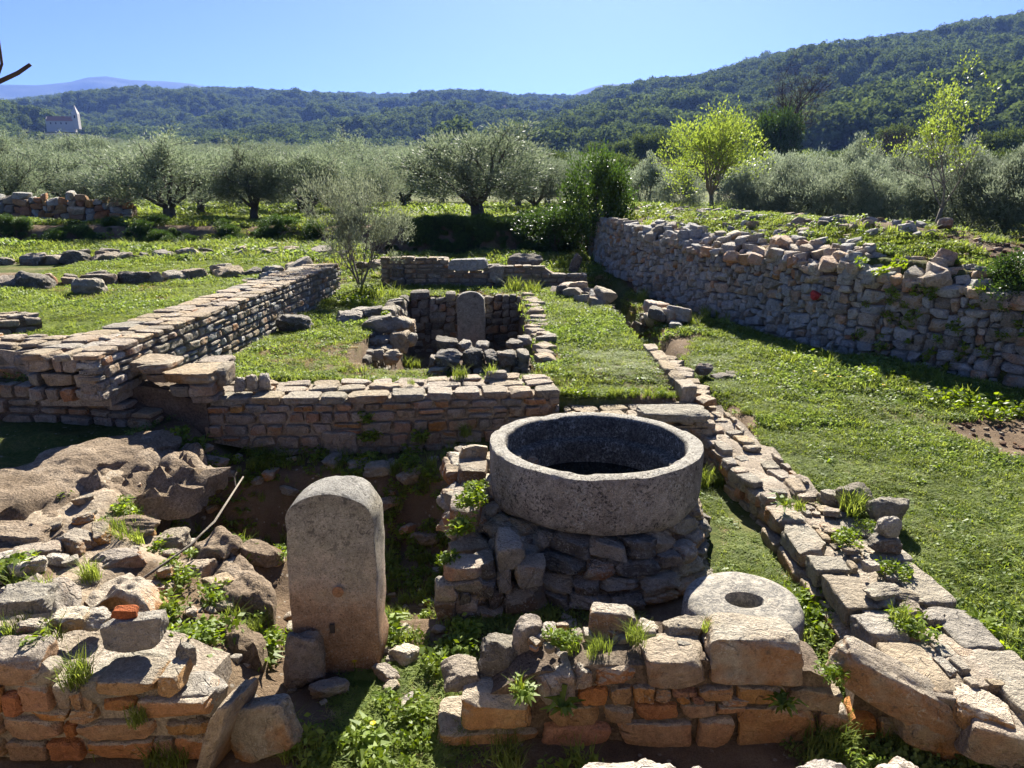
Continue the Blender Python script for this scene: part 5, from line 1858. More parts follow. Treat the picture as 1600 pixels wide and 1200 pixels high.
HIT = {}


def weed(px, py, z, s, k, n=1, spread=0.0):
    for _ in range(n):
        if z is None:
            x, y, zz = HIT.setdefault((px, py), None) or HIT.update({(px, py): hit(px, py)}) or HIT[(px, py)]
        else:
            x, y, zz = PZ(px, py, z)
        x += random.uniform(-spread, spread)
        y += random.uniform(-spread, spread)
        if z is None:
            zz = hz(x, y)
        wp.append((x, y, zz))
        wr.append((random.uniform(-.15, .15), random.uniform(-.15, .15), random.uniform(0, 6.28)))
        q = s * random.uniform(.75, 1.25)
        ws.append((q, q, q))
        wi.append(random.choice(k))


G_, W_, R_ = [0, 1, 2], [3, 4, 5], [6, 7, 8]
for (px, py, s, k, n, sp_) in [(345, 1000, .9, W_ + R_, 7, .09), (390, 975, .9, W_ + G_, 6, .08), (430, 1010, .8, W_ + R_, 5, .06), (300, 1000, .8, W_, 5, .07), (270, 960, .9, W_, 6, .08), (280, 910, .8, W_, 7, .1),
                               (410, 1030, .7, R_, 3, .04), (300, 1040, .7, G_ + R_, 4, .05), (330, 935, .8, W_, 5, .08), (600, 990, 1.0, R_ + W_, 5, .05), (605, 1010, .8, W_, 3, .05),
                               (700, 1040, .9, W_, 8, .1), (650, 1010, .7, G_ + W_, 6, .1), (720, 1000, .9, W_, 6, .06), (560, 1160, .8, W_ + R_, 8, .12), (640, 1130, .8, W_, 8, .14), (620, 1180, .8, G_ + W_, 6, .12),
                               (255, 830, 1.0, R_ + W_, 5, .1), (270, 800, .9, W_, 6, .15), (320, 760, 1.0, R_ + W_, 6, .15), (420, 720, 1.0, R_ + G_, 8, .2), (480, 710, .9, W_, 8, .25), (450, 740, .9, W_ + G_, 12, .35), (400, 790, .8, W_, 12, .35), (620, 850, .9, W_ + G_, 14, .3), (650, 910, .9, W_ + G_, 12, .25), (560, 720, .9, W_ + G_, 12, .35), (300, 830, .8, W_, 8, .2), (600, 760, 1.0, G_ + W_, 12, .3),
                               (680, 770, 1.0, G_ + W_, 10, .25), (700, 720, 1.0, G_, 8, .25), (540, 760, 1.0, W_, 8, .25), (650, 800, .9, W_, 8, .2), (360, 800, .9, R_, 6, .15),
                               (300, 690, 1.1, R_ + W_, 5, .12), (310, 660, 1.0, R_, 4, .1), (1260, 960, .9, W_, 10, .1), (1300, 985, .9, W_, 8, .1), (1400, 1030, .9, G_ + W_, 9, .08), (1440, 1060, .9, G_ + W_, 10, .1),
                               (1500, 1060, .9, G_ + W_, 12, .12), (1540, 1010, .9, W_, 6, .08), (1380, 1080, .8, G_, 4, .05), (1400, 1150, .9, G_, 8, .12), (1300, 1180, .9, G_, 8, .14), (900, 1190, .9, G_ + W_, 8, .14),
                               (760, 1190, .9, G_, 8, .14), (250, 1195, .8, G_, 8, .12), (440, 1150, .7, G_, 8, .12), (480, 1190, .8, G_ + W_, 8, .12), (1110, 760, 1.1, G_, 8, .1), (1130, 720, 1.0, G_, 6, .1),
                               (640, 575, 1.3, G_, 6, .15), (610, 580, 1.3, W_, 6, .15), (20, 910, .9, W_ + G_, 8, .1), (60, 950, .8, G_, 6, .06), (120, 1000, .8, W_ + G_, 6, .06), (150, 910, .8, G_, 4, .05),
                               (180, 830, .7, G_, 4, .08), (95, 780, .6, W_, 4, .08), (880, 420, 2.0, G_, 5, .2), (820, 455, 2.0, G_, 6, .3), (590, 470, 2.0, G_ + W_, 8, .4), (990, 470, 1.6, G_, 6, .3), (560, 480, 1.8, W_, 6, .3),
                               (1530, 640, 1.3, W_ + G_, 12, .4), (1450, 610, 1.2, W_ + G_, 12, .4), (1380, 600, 1.2, W_ + G_, 10, .4), (1580, 650, 1.3, W_, 8, .3), (1250, 560, 1.2, G_ + W_, 10, .5), (1100, 500, 1.4, G_, 8, .4)]:
    weed(px, py, None, s, k, n, sp_)
# weeds rooted in the walls and their tops
for (px, py, z, s, k, n, sp_) in [(890, 1010, .43, .6, W_ + G_, 5, .05), (930, 1020, .43, .6, G_, 4, .05), (870, 1000, .45, .5, W_, 4, .03), (990, 1000, .45, .7, G_, 4, .03), (815, 1085, .30, .6, R_ + G_, 4, .03),
                                  (880, 1110, .24, .7, R_, 2, .01), (1225, 1105, .26, .6, R_, 2, .01), (1300, 1062, .36, .6, W_, 4, .03), (1110, 985, .5, .5, G_, 2, .02), (125, 1065, .38, .9, G_, 4, .03),
                                  (70, 1010, .46, .7, G_ + W_, 5, .05), (20, 990, .48, .7, G_, 4, .05), (215, 1130, .22, .6, G_, 3, .02), (765, 588, .70, .9, G_, 3, .03), (720, 592, .70, .9, G_, 3, .03),
                                  (645, 600, .70, .5, G_, 2, .03), (1330, 800, .38, 1.0, G_, 8, .07), (1240, 795, .40, .7, R_ + G_, 4, .05), (1330, 850, .36, .7, W_, 6, .08), (1400, 900, .34, .7, W_, 6, .08),
                                  (1430, 985, .33, .8, W_ + G_, 8, .08), (1350, 830, .36, .6, W_, 4, .06), (735, 790, .56, .8, W_, 8, .05), (720, 830, .45, .8, W_, 8, .05), (745, 770, .6, .7, W_, 6, .04), (700, 880, .3, .7, W_, 5, .04),
                                  (145, 565, .85, 1.1, W_, 4, .06), (30, 570, .85, 1.2, W_ + G_, 8, .12), (60, 560, .85, 1.0, W_, 4, .1), (160, 610, .82, 1.0, W_ + G_, 8, .12), (270, 600, .7, 1.2, R_ + W_, 4, .05), (190, 590, .84, 1.0, G_, 4, .06),
                                  (255, 640, .5, 1.0, W_, 8, .12), (570, 660, .42, 1.1, W_, 4, .03), (580, 690, .25, 1.0, W_, 4, .03), (660, 690, .25, 1.0, G_ + W_, 3, .02), (725, 680, .3, 1.0, G_, 3, .02)]:
    weed(px, py, z, s, k, n, sp_)
for _ in range(110):
    q = LL * (1 - .42 * random.random() ** 1.6)
    p, t, n = dl.at(q)
    zb_, zt_ = dbot(q), dtop(q)
    zz = zb_ + (zt_ - zb_) * random.random()
    b_ = p + n * (.03 - .07 * (zz - zb_))
    wp.append((b_[0], b_[1], zz))
    wr.append((random.uniform(.4, .9), random.uniform(-.5, .5), random.uniform(0, 6.28)))
    s_ = random.uniform(.6, 1.3)
    ws.append((s_, s_, s_))
    wi.append(random.choice([3, 4, 5, 3, 4, 5, 0, 6]))
for _ in range(60):
    x = random.uniform(.5, 1.65)
    y = 6.78 + random.uniform(-.06, .06)
    wp.append((x, y, hz(x, y)))
    wr.append((0, 0, random.uniform(0, 6.28)))
    s_ = random.uniform(.4, .8)
    ws.append((s_, s_, s_))
    wi.append(random.choice([0, 1, 2, 3, 4]))
for _ in range(420):
    x, y = random.uniform(-2.7, -.5), random.uniform(4.1, 6.15)
    wp.append((x, y, hz(x, y)))
    wr.append((random.uniform(-.2, .2), random.uniform(-.2, .2), random.uniform(0, 6.28)))
    s_ = random.uniform(.35, .85)
    ws.append((s_, s_, s_))
    wi.append(random.choice([0, 1, 2, 3, 4, 5, 3, 4, 5, 6]))
scatter("weeds", "leafy weeds and longer grass tufts rooted between the stones", "weeds", wp, wr, ws, wi, LONG)

# dandelions
dv = []
for k_ in range(12):
    a = 6.283 * k_ / 12
    dv.append([(0, 0, .0), (.010 * math.cos(a - .25), .010 * math.sin(a - .25), .004), (.016 * math.cos(a), .016 * math.sin(a), .003), (.010 * math.cos(a + .25), .010 * math.sin(a + .25), .004)])
hd = quad_mesh("flower_head", np.array(dv), M['petal'])
sq = [[(-.002, 0, -.07), (.002, 0, -.07), (.002, 0, 0), (-.002, 0, 0)], [(0, -.002, -.07), (0, .002, -.07), (0, .002, 0), (0, -.002, 0)]]
stm = quad_mesh("stem", np.array(sq), M['weed'])
for (px, py, z) in [(148, 1193, .06), (405, 1190, .06), (452, 1160, .06), (461, 1148, .06), (563, 1045, .07), (584, 1150, .06), (555, 1052, .06), (690, 590, .68), (1290, 596, .55), (1272, 590, .55), (1310, 598, .55), (1420, 618, .5), (1380, 612, .5)]:
    x, y, zz = hit(px, py)
    zz += .07
    d = tag(empty("dandelion", (x, y, zz)), "small yellow dandelion flower in the grass", "flower", "yellow dandelions")
    sc_ = 1.0 if y < 4 else 1.6
    d.scale = (sc_,) * 3
    link("flower_head", hd, d)
    link("stem", stm, d)


# ------------------------------------------------------------------ trees and shrubs
def tube(V_, F_, pts, rad, seg=6):
    n0 = len(V_)
    for i, (p, r) in enumerate(zip(pts, rad)):
        p = np.array(p, float)
        a = np.array(pts[max(i - 1, 0)], float)
        b = np.array(pts[min(i + 1, len(pts) - 1)], float)
        t = b - a
        t /= max(np.linalg.norm(t), 1e-6)
        u = np.cross(t, [0.3, 0.9, 0.2])
        u /= max(np.linalg.norm(u), 1e-6)
        v = np.cross(t, u)
        for k in range(seg):
            q = 6.283 * k / seg
            V_.append(p + (u * math.cos(q) + v * math.sin(q)) * r)
    for i in range(len(pts) - 1):
        for k in range(seg):
            F_.append([n0 + i * seg + k, n0 + i * seg + (k + 1) % seg, n0 + (i + 1) * seg + (k + 1) % seg, n0 + (i + 1) * seg + k])
    F_.append([n0 + (len(pts) - 1) * seg + k for k in range(seg)])


def grow_tree(seed, trunk_h=.45, trunk_r=.16, limbs=5, spread=1.0, height_=2.4, width=2.2, levels=3, droop=0.0, split=(2, 4), base_jit=0.12):
    """skeleton: returns tube mesh and the list of twig tips with their direction"""
    r = np.random.default_rng(seed)
    V_, F_, tips = [], [], []

    def branch(p, d, L, rad, lev):
        n = 5
        pts, rr = [p], [rad]
        q = p.copy()
        dd = d.copy()
        for i in range(n):
            dd = dd + r.normal(0, .16, 3) + np.array([0, 0, .06 - droop])
            dd /= np.linalg.norm(dd)
            q = q + dd * L / n
            pts.append(q.copy())
            rr.append(rad * (1 - .55 * (i + 1) / n))
        tube(V_, F_, pts, rr, 7 if lev == 0 else 5 if lev == 1 else 4)
        if lev >= levels - 1:
            for k in (2, 3, 4, 5):
                tips.append((pts[k], dd.copy(), lev))
        if lev < levels - 1:
            m = r.integers(split[0], split[1] + 1)
            for k in range(m):
                i0 = r.integers(2, n + 1)
                nd = dd + r.normal(0, .55, 3) * spread + np.array([0, 0, .12])
                nd /= np.linalg.norm(nd)
                branch(pts[i0].copy(), nd, L * r.uniform(.55, .85), rr[i0] * .8, lev + 1)
            nd = dd + r.normal(0, .2, 3)
            branch(pts[-1].copy(), nd / np.linalg.norm(nd), L * r.uniform(.55, .8), rr[-1] * .95, lev + 1)
    # trunk
    tp = [np.array([0, 0, -.12]), np.array([0, 0, .0]), np.array([r.uniform(-.04, .04), r.uniform(-.04, .04), trunk_h * .5]), np.array([r.uniform(-.06, .06), r.uniform(-.06, .06), trunk_h])]
    tube(V_, F_, tp, [trunk_r * 1.7, trunk_r * 1.35, trunk_r * 1.0, trunk_r * .9], 9)
    for k in range(limbs):
        a = 6.283 * (k + r.uniform(-.25, .25)) / limbs
        out = width / 2
        d = np.array([math.cos(a) * out, math.sin(a) * out, (height_ - trunk_h) * r.uniform(.55, 1.0)])
        L = np.linalg.norm(d) * .52
        branch(tp[-1] + np.array([math.cos(a), math.sin(a), -.2]) * trunk_r * .5, d / np.linalg.norm(d), L, trunk_r * r.uniform(.42, .6), 0)
    return V_, F_, tips


def leaves_on(tips, r, per, L, W, cloud, up=.5, extra=None):
    """slim leaves on short sprays round the twig tips"""
    P0, D0 = [], []
    for (p, d, lev) in tips:
        P0.append(p)
        D0.append(d)
    P0, D0 = np.array(P0), np.array(D0)
    n = len(P0) * per
    i = np.repeat(np.arange(len(P0)), per)
    sp_ = r.normal(0, 1, (n, 3))
    sp_ /= np.linalg.norm(sp_, axis=1)[:, None]
    rad = cloud * r.uniform(0, 1, n) ** .6
    # each tip carries a few sprays: leaves are strung along them
    c = P0[i] + sp_ * rad[:, None]
    d = D0[i] * .5 + sp_ * .8 + r.normal(0, .35, (n, 3)) + np.array([0, 0, up])
    d /= np.linalg.norm(d, axis=1)[:, None]
    s = np.cross(d, r.normal(0, 1, (n, 3)))
    s /= np.linalg.norm(s, axis=1)[:, None]
    l_ = (L * r.uniform(.6, 1.25, n))[:, None]
    w_ = (W * r.uniform(.7, 1.2, n))[:, None]
    return np.stack([c, c + d * l_ * .45 + s * w_ / 2, c + d * l_, c + d * l_ * .45 - s * w_ / 2], 1)


def ellipsoid_tips(r, n, rx, ry, rz_, cz, shell=.55, bumps=8, lo=-.55):
    """extra twig ends filling a lumpy crown"""
    cen = r.normal(0, 1, (bumps, 3))
    cen /= np.linalg.norm(cen, axis=1)[:, None]
    out = []
    while len(out) < n:
        v = r.normal(0, 1, 3)
        v /= np.linalg.norm(v)
        if v[2] < lo:
            continue
        k = (cen @ v).max()
        rad = (0.74 + .30 * max(0, k - .35) / .65) * (shell + (1 - shell) * r.uniform(0, 1) ** .5)
        p = np.array([v[0] * rx * rad, v[1] * ry * rad, cz + v[2] * rz_ * rad])
        out.append((p, v * .8 + np.array([0, 0, .3]), 3))
    return out


TREES = {}


def tree_kind(kind, count, seed, leaf, bark, per, L, W, cloud, fill, crown, up=.5, shell=.5, lo=-.45, **kw):
    TREES[kind] = []
    for k in range(count):
        r = np.random.default_rng(seed + k * 17)
        V_, F_, tips = grow_tree(seed + k * 31, **kw)
        if fill:
            rx, ry, rz_, cz = crown
            tips = tips + ellipsoid_tips(r, fill, rx * r.uniform(.9, 1.12), ry * r.uniform(.9, 1.12), rz_ * r.uniform(.9, 1.1), cz, shell, 9, lo)
        Q = leaves_on(tips, r, per, L, W, cloud, up)
        TREES[kind].append((mesh_from(kind + "_trunk", V_, F_, M[bark], True), quad_mesh(kind + "_crown", Q, M[leaf])))


tree_kind('olive', 5, 100, 'olive', 'bark', 22, .105, .026, .20, 640, (1.45, 1.4, 1.08, 1.32), up=.55, shell=.5, lo=-.72, trunk_h=.5, trunk_r=.13, limbs=5, height_=2.3, width=2.4, levels=3)
tree_kind('young', 3, 300, 'oliveyoung', 'bark', 22, .10, .025, .18, 420, (1.2, 1.2, .95, .82), up=.6, shell=.4, lo=-.95, trunk_h=.2, trunk_r=.05, limbs=5, height_=1.9, width=1.7, levels=3)
tree_kind('spring', 2, 500, 'spring', 'paletwig', 12, .07, .034, .2, 210, (1.2, 1.15, 1.0, 1.45), up=.9, shell=.6, lo=-.75, trunk_h=.7, trunk_r=.055, limbs=6, height_=2.5, width=1.9, levels=3, split=(3, 4))
tree_kind('sapling', 1, 640, 'spring', 'paletwig', 4, .055, .03, .09, 0, (1, 1, 1, 1), up=.7, trunk_h=.7, trunk_r=.038, limbs=4, height_=2.9, width=1.7, levels=4, split=(2, 3), droop=-.03)
tree_kind('shrub', 1, 700, 'greyleaf', 'paletwig', 9, .075, .018, .12, 60, (.5, .5, 1.0, 1.1), up=.8, trunk_h=.12, trunk_r=.045, limbs=9, height_=2.2, width=1.2, levels=4, split=(2, 3), spread=.75)
tree_kind('bare', 1, 800, 'scrub', 'darktwig', 1, .05, .01, .1, 0, (1, 1, 1, 1), up=.5, trunk_h=.8, trunk_r=.09, limbs=6, height_=3.4, width=2.8, levels=4, split=(3, 4))
tree_kind('bush', 3, 900, 'ivy', 'bark', 16, .10, .05, .22, 300, (1.2, 1.2, 1.0, .95), up=.3, shell=.5, lo=-.95, trunk_h=.25, trunk_r=.08, limbs=5, height_=1.6, width=1.5, levels=3)
tree_kind('pinebush', 2, 950, 'pine', 'bark', 18, .16, .05, .25, 300, (1.2, 1.2, 1.05, .95), up=.3, shell=.5, lo=-.95, trunk_h=.25, trunk_r=.08, limbs=5, height_=1.6, width=1.5, levels=3)
tree_kind('scrub', 2, 980, 'scrub', 'darktwig', 10, .14, .02, .25, 200, (1.2, 1.2, .7, .6), up=.4, shell=.4, lo=-.9, trunk_h=.15, trunk_r=.05, limbs=6, height_=1.1, width=1.6, levels=3)


def tree(name, kind, label, cat, x, y, s, rz=None, group=None, sz=1.0, z=None, i=None):
    tr, cr = TREES[kind][(random.randrange(len(TREES[kind])) if i is None else i)]
    o = tag(empty(name, (x, y, hz(x, y) if z is None else z)), label, cat, group)
    o.rotation_euler = (0, 0, random.uniform(0, 6.28) if rz is None else rz)
    o.scale = (s, s, s * sz)
    link("trunk", tr, o)
    link("crown", cr, o)
    return o


def px_at(px, Y):
    return PY(px, 300, Y)[0]


bk_n = 0
rb_ = np.random.default_rng(77)
bx_ = rb_.uniform(-15, 1.7, 520)
bx_[:260] = rb_.uniform(-2.5, 1.7, 260)
by_ = 19.05 + rb_.normal(0, .28, 520)
bs_ = .05 + .16 * rb_.uniform(0, 1, 520) ** 2.5  # small dark leaf clumps, added to darken the bank face where shade falls
scatter("bank_shade_leaves", "dark leaf clumps added to deepen the shade on the face of the bank", "foliage", np.stack([bx_, by_, height(bx_, by_) - .05], -1), np.stack([rb_.uniform(.2, .7, 520), 0 * bx_, rb_.uniform(0, 6, 520) * 0], -1),
        np.stack([bs_ * 1.3, bs_, bs_], -1), rb_.integers(0, 3, 520), [t[1] for t in TREES['bush']])
OG = "olive trees of the grove beyond the bank"
OS = .84
tree("olive_tree", 'olive', "spreading olive tree with a multi-stemmed trunk beside the far rusty rubble wall", "tree", px_at(262, 22.4), 22.4, 1.42, group=OG, sz=.64, i=0)
tree("olive_tree", 'olive', "dark compact olive tree on a stout short trunk, next to the multi-stemmed one", "tree", px_at(394, 23.2), 23.2, .92, group=OG, sz=.95, i=1)
tree("olive_tree", 'olive', "olive tree with slanting limbs behind the grey shrub", "tree", px_at(482, 23.4), 23.4, 1.12, group=OG, sz=.82, i=2)
tree("olive_tree", 'olive', "broad olive tree standing alone on the bright grass above the lintel wall", "tree", px_at(748, 23.0), 23.0, 1.66, group=OG, sz=.64, i=3)
rows = [(28, [30, 150, 330, 455, 565, 850], 1.25), (34, [-60, 85, 230, 390, 520, 640, 800, 900], 1.5), (41, [-40, 40, 170, 300, 450, 590, 690, 860], 1.75), (50, [-20, 110, 250, 380, 530, 640, 760], 2.1)]
for (Y, pxs, s) in rows:
    for px in pxs:
        tree("olive_tree", 'olive', "silvery olive tree in the grove behind the front olive row", "tree", px_at(px + random.uniform(-14, 14), Y), Y + random.uniform(-1.5, 1.5), s * OS * random.uniform(.85, 1.12), group="olive trees deep in the grove", sz=random.uniform(.76, .92))
# right: young olives behind the dry-stone wall
for (px, Y, s) in [(1165, 17.0, .75), (1225, 16.2, .78), (1285, 15.4, .78), (1340, 15.0, .8), (1395, 14.6, .8), (1440, 14.8, .75), (1520, 13.8, .82), (1580, 13.2, .85), (1640, 12.8, .9)]:
    tree("young_olive", 'young', "low silvery young olive in the hedge-like row behind the dry-stone wall", "tree", px_at(px, Y), Y, s * .86 * random.uniform(.85, 1.1), group="young olives behind the dry-stone wall")
for (px, Y, s) in [(1010, 26, 1.2), (1065, 24, 1.15), (1190, 24, 1.35), (1270, 25, 1.4), (1350, 24, 1.35), (1430, 25, 1.4), (1510, 24, 1.4), (1590, 23, 1.4), (1240, 33, 1.7), (1330, 34, 1.75), (1420, 33, 1.7), (1520, 34, 1.75), (1610, 33, 1.7)]:
    tree("young_olive", 'young', "silvery olive farther back, behind the young olive row", "tree", px_at(px, Y), Y, s * .76 * random.uniform(.85, 1.15), group="olives farther back on the right terrace")
tree("spring_tree", 'spring', "bright yellow-green tree in fresh leaf on a slim trunk", "tree", px_at(1112, 19.0), 19.0, 1.12, z=hz(px_at(1112, 19), 19), i=0, sz=.95)
tree("spring_tree", 'spring', "duller yellow-green tree in the olives behind the bright one", "tree", px_at(1275, 36.0), 36.0, 1.3, i=1, sz=.72)
tree("sapling", 'sapling', "thin open sapling with sparse yellow leaves and pale branches", "tree", px_at(1470, 12.6), 12.6, .86, i=0, rz=.6)
tree("grey_shrub", 'shrub', "wispy grey-leaved shrub with many upright stems at the end of the long wall", "shrub", px_at(552, 13.4), 13.4, .80, i=0, rz=1.0, sz=1.15)
tree("ivy_thicket", 'bush', "dark ivy thicket overgrowing the end of the dry-stone wall", "bush", px_at(935, 17.8), 17.8, .80, z=1.35, i=0, sz=1.35)
tree("ivy_thicket", 'bush', "low dark bramble thicket on the bank beside the ivy thicket", "bush", px_at(868, 18.6), 18.6, .85, z=1.0, i=1, sz=.75)
tree("ivy_clump", 'bush', "ivy clump hanging over the near end of the dry-stone wall", "bush", 5.75, 8.05, .40, z=1.15, i=2, sz=.9)
tree("ivy_clump", 'bush', "trailing ivy and brambles at the foot of the wall end, under the ivy clump", "bush", 6.35, 7.15, .40, z=.75, i=0, sz=.9)
tree("bare_tree", 'bare', "bare brown leafless tree standing behind the ivy-clad trunk at the hill foot", "tree", px_at(1225, 75), 75, 2.9, i=0)
tree("ivy_clad_tree", 'bush', "dark ivy-clad tree trunk in front of the bare tree", "tree", px_at(1205, 70), 70, 1.9, sz=1.9, i=1)
tree("bare_tree", 'bare', "low bare thicket of brown twigs at the foot of the wooded hill", "tree", px_at(1405, 80), 80, 2.0, i=0, sz=.7)
for (px, Y, s) in [(932, 150, 2.6), (976, 140, 2.6), (1022, 120, 3.2), (1045, 118, 2.0), (1390, 110, 3.0), (1560, 95, 2.6)]:
    tree("dark_bush", 'pinebush', "round dark evergreen bush on the scrubby slope under the wooded hill", "bush", px_at(px, Y), Y, s, group="evergreen bushes on the scrubby slope")

# ------------------------------------------------------------------ hills, woods, church
def az_el(px, py):
    r = ray(px, py)
    return math.atan2(r[0], r[1]), r[2] / math.hypot(r[0], r[1])


def hill(name, sky_pts, foot, ridge, base, mat, seed, az_pad=(0.15, 0.2), na=220, nd=70, rough=6.0, tree_h=0.0, power=1.15, back=1.35, cap=None):
    """a wooded ridge; sky_pts = skyline as pixels of the photograph"""
    A = np.array([az_el(*p)[0] for p in sky_pts])
    T = np.array([az_el(*p)[1] for p in sky_pts])
    az = np.linspace(A[0] - az_pad[0], A[-1] + az_pad[1], na)
    el = np.interp(az, A, T)
    D = np.concatenate([np.linspace(0, 1, nd), np.linspace(1.03, back, 8)])
    f = Fbm(seed, 2, 4, 2 * math.pi / 420.0)
    V_ = []
    for d in D:
        dist = foot(az) + (ridge(az) - foot(az)) * d
        Hr = el * ridge(az) + CAM_H - tree_h - base
        t = np.minimum(d, 1)
        hh = base + Hr * (t ** power) - np.maximum(d - 1, 0) * 0.9 * Hr
        x, y = dist * np.sin(az), dist * np.cos(az)
        nz = f(np.stack([x, y], -1)) * rough * np.sin(np.pi * np.clip(t, 0, 1)) ** .7
        lim = dist * el * .985 + CAM_H - tree_h
        z = np.minimum(hh + nz, np.where(d < 1, np.maximum(lim, base), 1e9))
        if cap is not None:
            z = cap(az, dist, z)
        V_.append(np.stack([x, y, z - (d < .01) * 12.0], -1))
    V_ = np.array(V_)
    m = len(D)
    idx = np.arange(m * na).reshape(m, na)
    F_ = np.stack([idx[:-1, :-1], idx[:-1, 1:], idx[1:, 1:], idx[1:, :-1]], -1).reshape(-1, 4)
    o = tag(link(name, mesh_from(name, V_.reshape(-1, 3), F_, M[mat], True)), kind="structure")
    return o, V_


HB = 15.0
CD = 480.0      # northing of the church
CDH = math.hypot(*PY(100, 197, CD)[:2])      # its distance
nfoot = lambda a: 300 + 0 * a
right_sky = [(700, 262), (790, 222), (820, 205), (900, 160), (1000, 135), (1100, 122), (1225, 88), (1300, 78), (1350, 75), (1400, 60), (1500, 35), (1600, 16), (1750, -10), (2100, -40)]
_, VR = hill("wooded_hill", right_sky, lambda a: 230 + 60 * np.clip(.5 - a, 0, 1), lambda a: 900 + 0 * a, 12.0, 'hill', 5, (0, 0.1), rough=16, tree_h=8, power=1.1)
left_sky = [(-500, 190), (-100, 172), (0, 163), (100, 150), (200, 145), (320, 140), (450, 144), (600, 149), (700, 148), (760, 146), (850, 153), (905, 152), (985, 146), (1100, 150)]
_, VL = hill("wooded_ridge", left_sky, lambda a: 420 + 0 * a, lambda a: 1750 + 0 * a, 16.0, 'hill', 6, (0.1, 0.05), rough=22, tree_h=8, power=1.05,
             cap=lambda a, d, z: np.where((np.abs(a - math.atan2(PY(100, 197, CD)[0], CD)) < .06) & (d < CDH + 40), np.minimum(z, CAM_H + d * .062), z))
far_sky = [(-600, 140), (-200, 132), (0, 132), (60, 133), (110, 128), (135, 121), (165, 119), (205, 125), (260, 127), (300, 131), (340, 140), (420, 170), (600, 210), (820, 190), (880, 155), (910, 141), (940, 132), (985, 131), (1020, 140), (1100, 175)]
hill("far_mountain", far_sky, lambda a: 2900 + 0 * a, lambda a: 4300 + 0 * a, 30.0, 'farhill', 8, (0.1, 0.1), rough=30, back=1.25)


def pine_mesh(seed, n=1000):
    r = np.random.default_rng(seed)
    cen = []
    for k in range(13):
        a = r.uniform(0, 6.28)
        h = r.uniform(.25, 1.0)
        rad = .52 * (1.05 - h * .72) * r.uniform(.3, 1)
        cen.append((rad * math.cos(a), rad * math.sin(a), h, r.uniform(.2, .32)))
    Q = []
    for _ in range(n):
        c = cen[r.integers(len(cen))]
        v = r.normal(0, 1, 3)
        v /= np.linalg.norm(v)
        p = np.array(c[:3]) + v * c[3] * r.uniform(.6, 1) * np.array([1, 1, .75])
        nrm = v + r.normal(0, .45, 3)
        nrm /= np.linalg.norm(nrm)
        u = np.cross(nrm, r.normal(0, 1, 3))
        u /= np.linalg.norm(u)
        w = np.cross(nrm, u)
        s = r.uniform(.03, .068)
        Q.append([p - u * s, p - w * s * .8, p + u * s, p + w * s * .8])
    return quad_mesh("pine_crown", np.array(Q), M['pine'])


PINES = [pine_mesh(900 + k) for k in range(5)]


def wood(name, label, V_, n, hmin, hmax, seed):
    """trees spread evenly over a hill mesh given as a (dist, az, 3) grid"""
    r = np.random.default_rng(seed)
    a, b, c, d = V_[:-1, :-1], V_[:-1, 1:], V_[1:, :-1], V_[1:, 1:]
    area = np.linalg.norm(np.cross(b - a, c - a), axis=-1)
    area[-5:] = 0
    pr = (area / area.sum()).ravel()
    k = r.choice(len(pr), n, p=pr)
    i, j = np.unravel_index(k, area.shape)
    u, v = r.uniform(0, 1, (2, n))
    u, v = u[:, None], v[:, None]
    P_ = a[i, j] * (1 - u) * (1 - v) + b[i, j] * u * (1 - v) + c[i, j] * (1 - u) * v + d[i, j] * u * v
    m = in_view(P_[:, 0], P_[:, 1], P_[:, 2], 220)
    az_ = np.arctan2(P_[:, 0], P_[:, 1])
    ds_ = np.hypot(P_[:, 0], P_[:, 1])
    c0 = math.atan2(PY(100, 197, CD)[0], CD)
    m &= ~((np.abs(az_ - c0) < .044) & (ds_ < CDH + 25) & (P_[:, 2] + hmax * 1.1 - CAM_H > ds_ * .072))
    P_ = P_[m]
    n = len(P_)
    h = r.uniform(hmin, hmax, n) * (1 + .25 * Fbm(seed, 2, 3, .03)(P_[:, :2]))
    w = h * r.uniform(.85, 1.2, n)
    P_[:, 2] -= h * .12
    return scatter(name, label, "forest", P_, np.stack([0 * h, 0 * h, r.uniform(0, 6.28, n)], -1), np.stack([w, w, h], -1), r.integers(0, 5, n), PINES)


wood("hill_forest", "dense pine wood covering the steep hill above the yellow-green tree", VR, 9500, 8.5, 14.0, 71)
wood("ridge_forest", "pine wood covering the long ridge behind the church and the olive grove", VL, 30000, 9.0, 14.0, 72)
r_ = np.random.default_rng(5)
n_ = 1500
d_ = 60 + 240 * r_.uniform(0, 1, n_) ** .8
a_ = r_.uniform(-.05, .75, n_)
x_, y_ = d_ * np.sin(a_), d_ * np.cos(a_)
s_ = r_.uniform(1.0, 2.2, n_)
scatter("scrub", "grey-brown scrub and vines on the slope below the wooded hill", "scrub", np.stack([x_, y_, height(x_, y_)], -1), np.stack([0 * s_, 0 * s_, r_.uniform(0, 6, n_)], -1),
        np.stack([s_, s_, s_ * .7], -1), r_.integers(0, 3, n_), [TREES['scrub'][0][1], TREES['scrub'][1][1], TREES['pinebush'][0][1]])
n_ = 700
d_ = 62 + 300 * r_.uniform(0, 1, n_) ** .8
a_ = r_.uniform(-.75, -.0, n_)
x_, y_ = d_ * np.sin(a_), d_ * np.cos(a_)
s_ = r_.uniform(1.2, 1.9, n_)
scatter("far_grove", "olive trees of the plain merging into one mass behind the grove", "grove", np.stack([x_, y_, height(x_, y_)], -1), np.stack([0 * s_, 0 * s_, r_.uniform(0, 6, n_)], -1),
        np.stack([s_, s_, s_ * .8], -1), r_.integers(0, 3, n_), [t[1] for t in TREES['olive'][:3]])

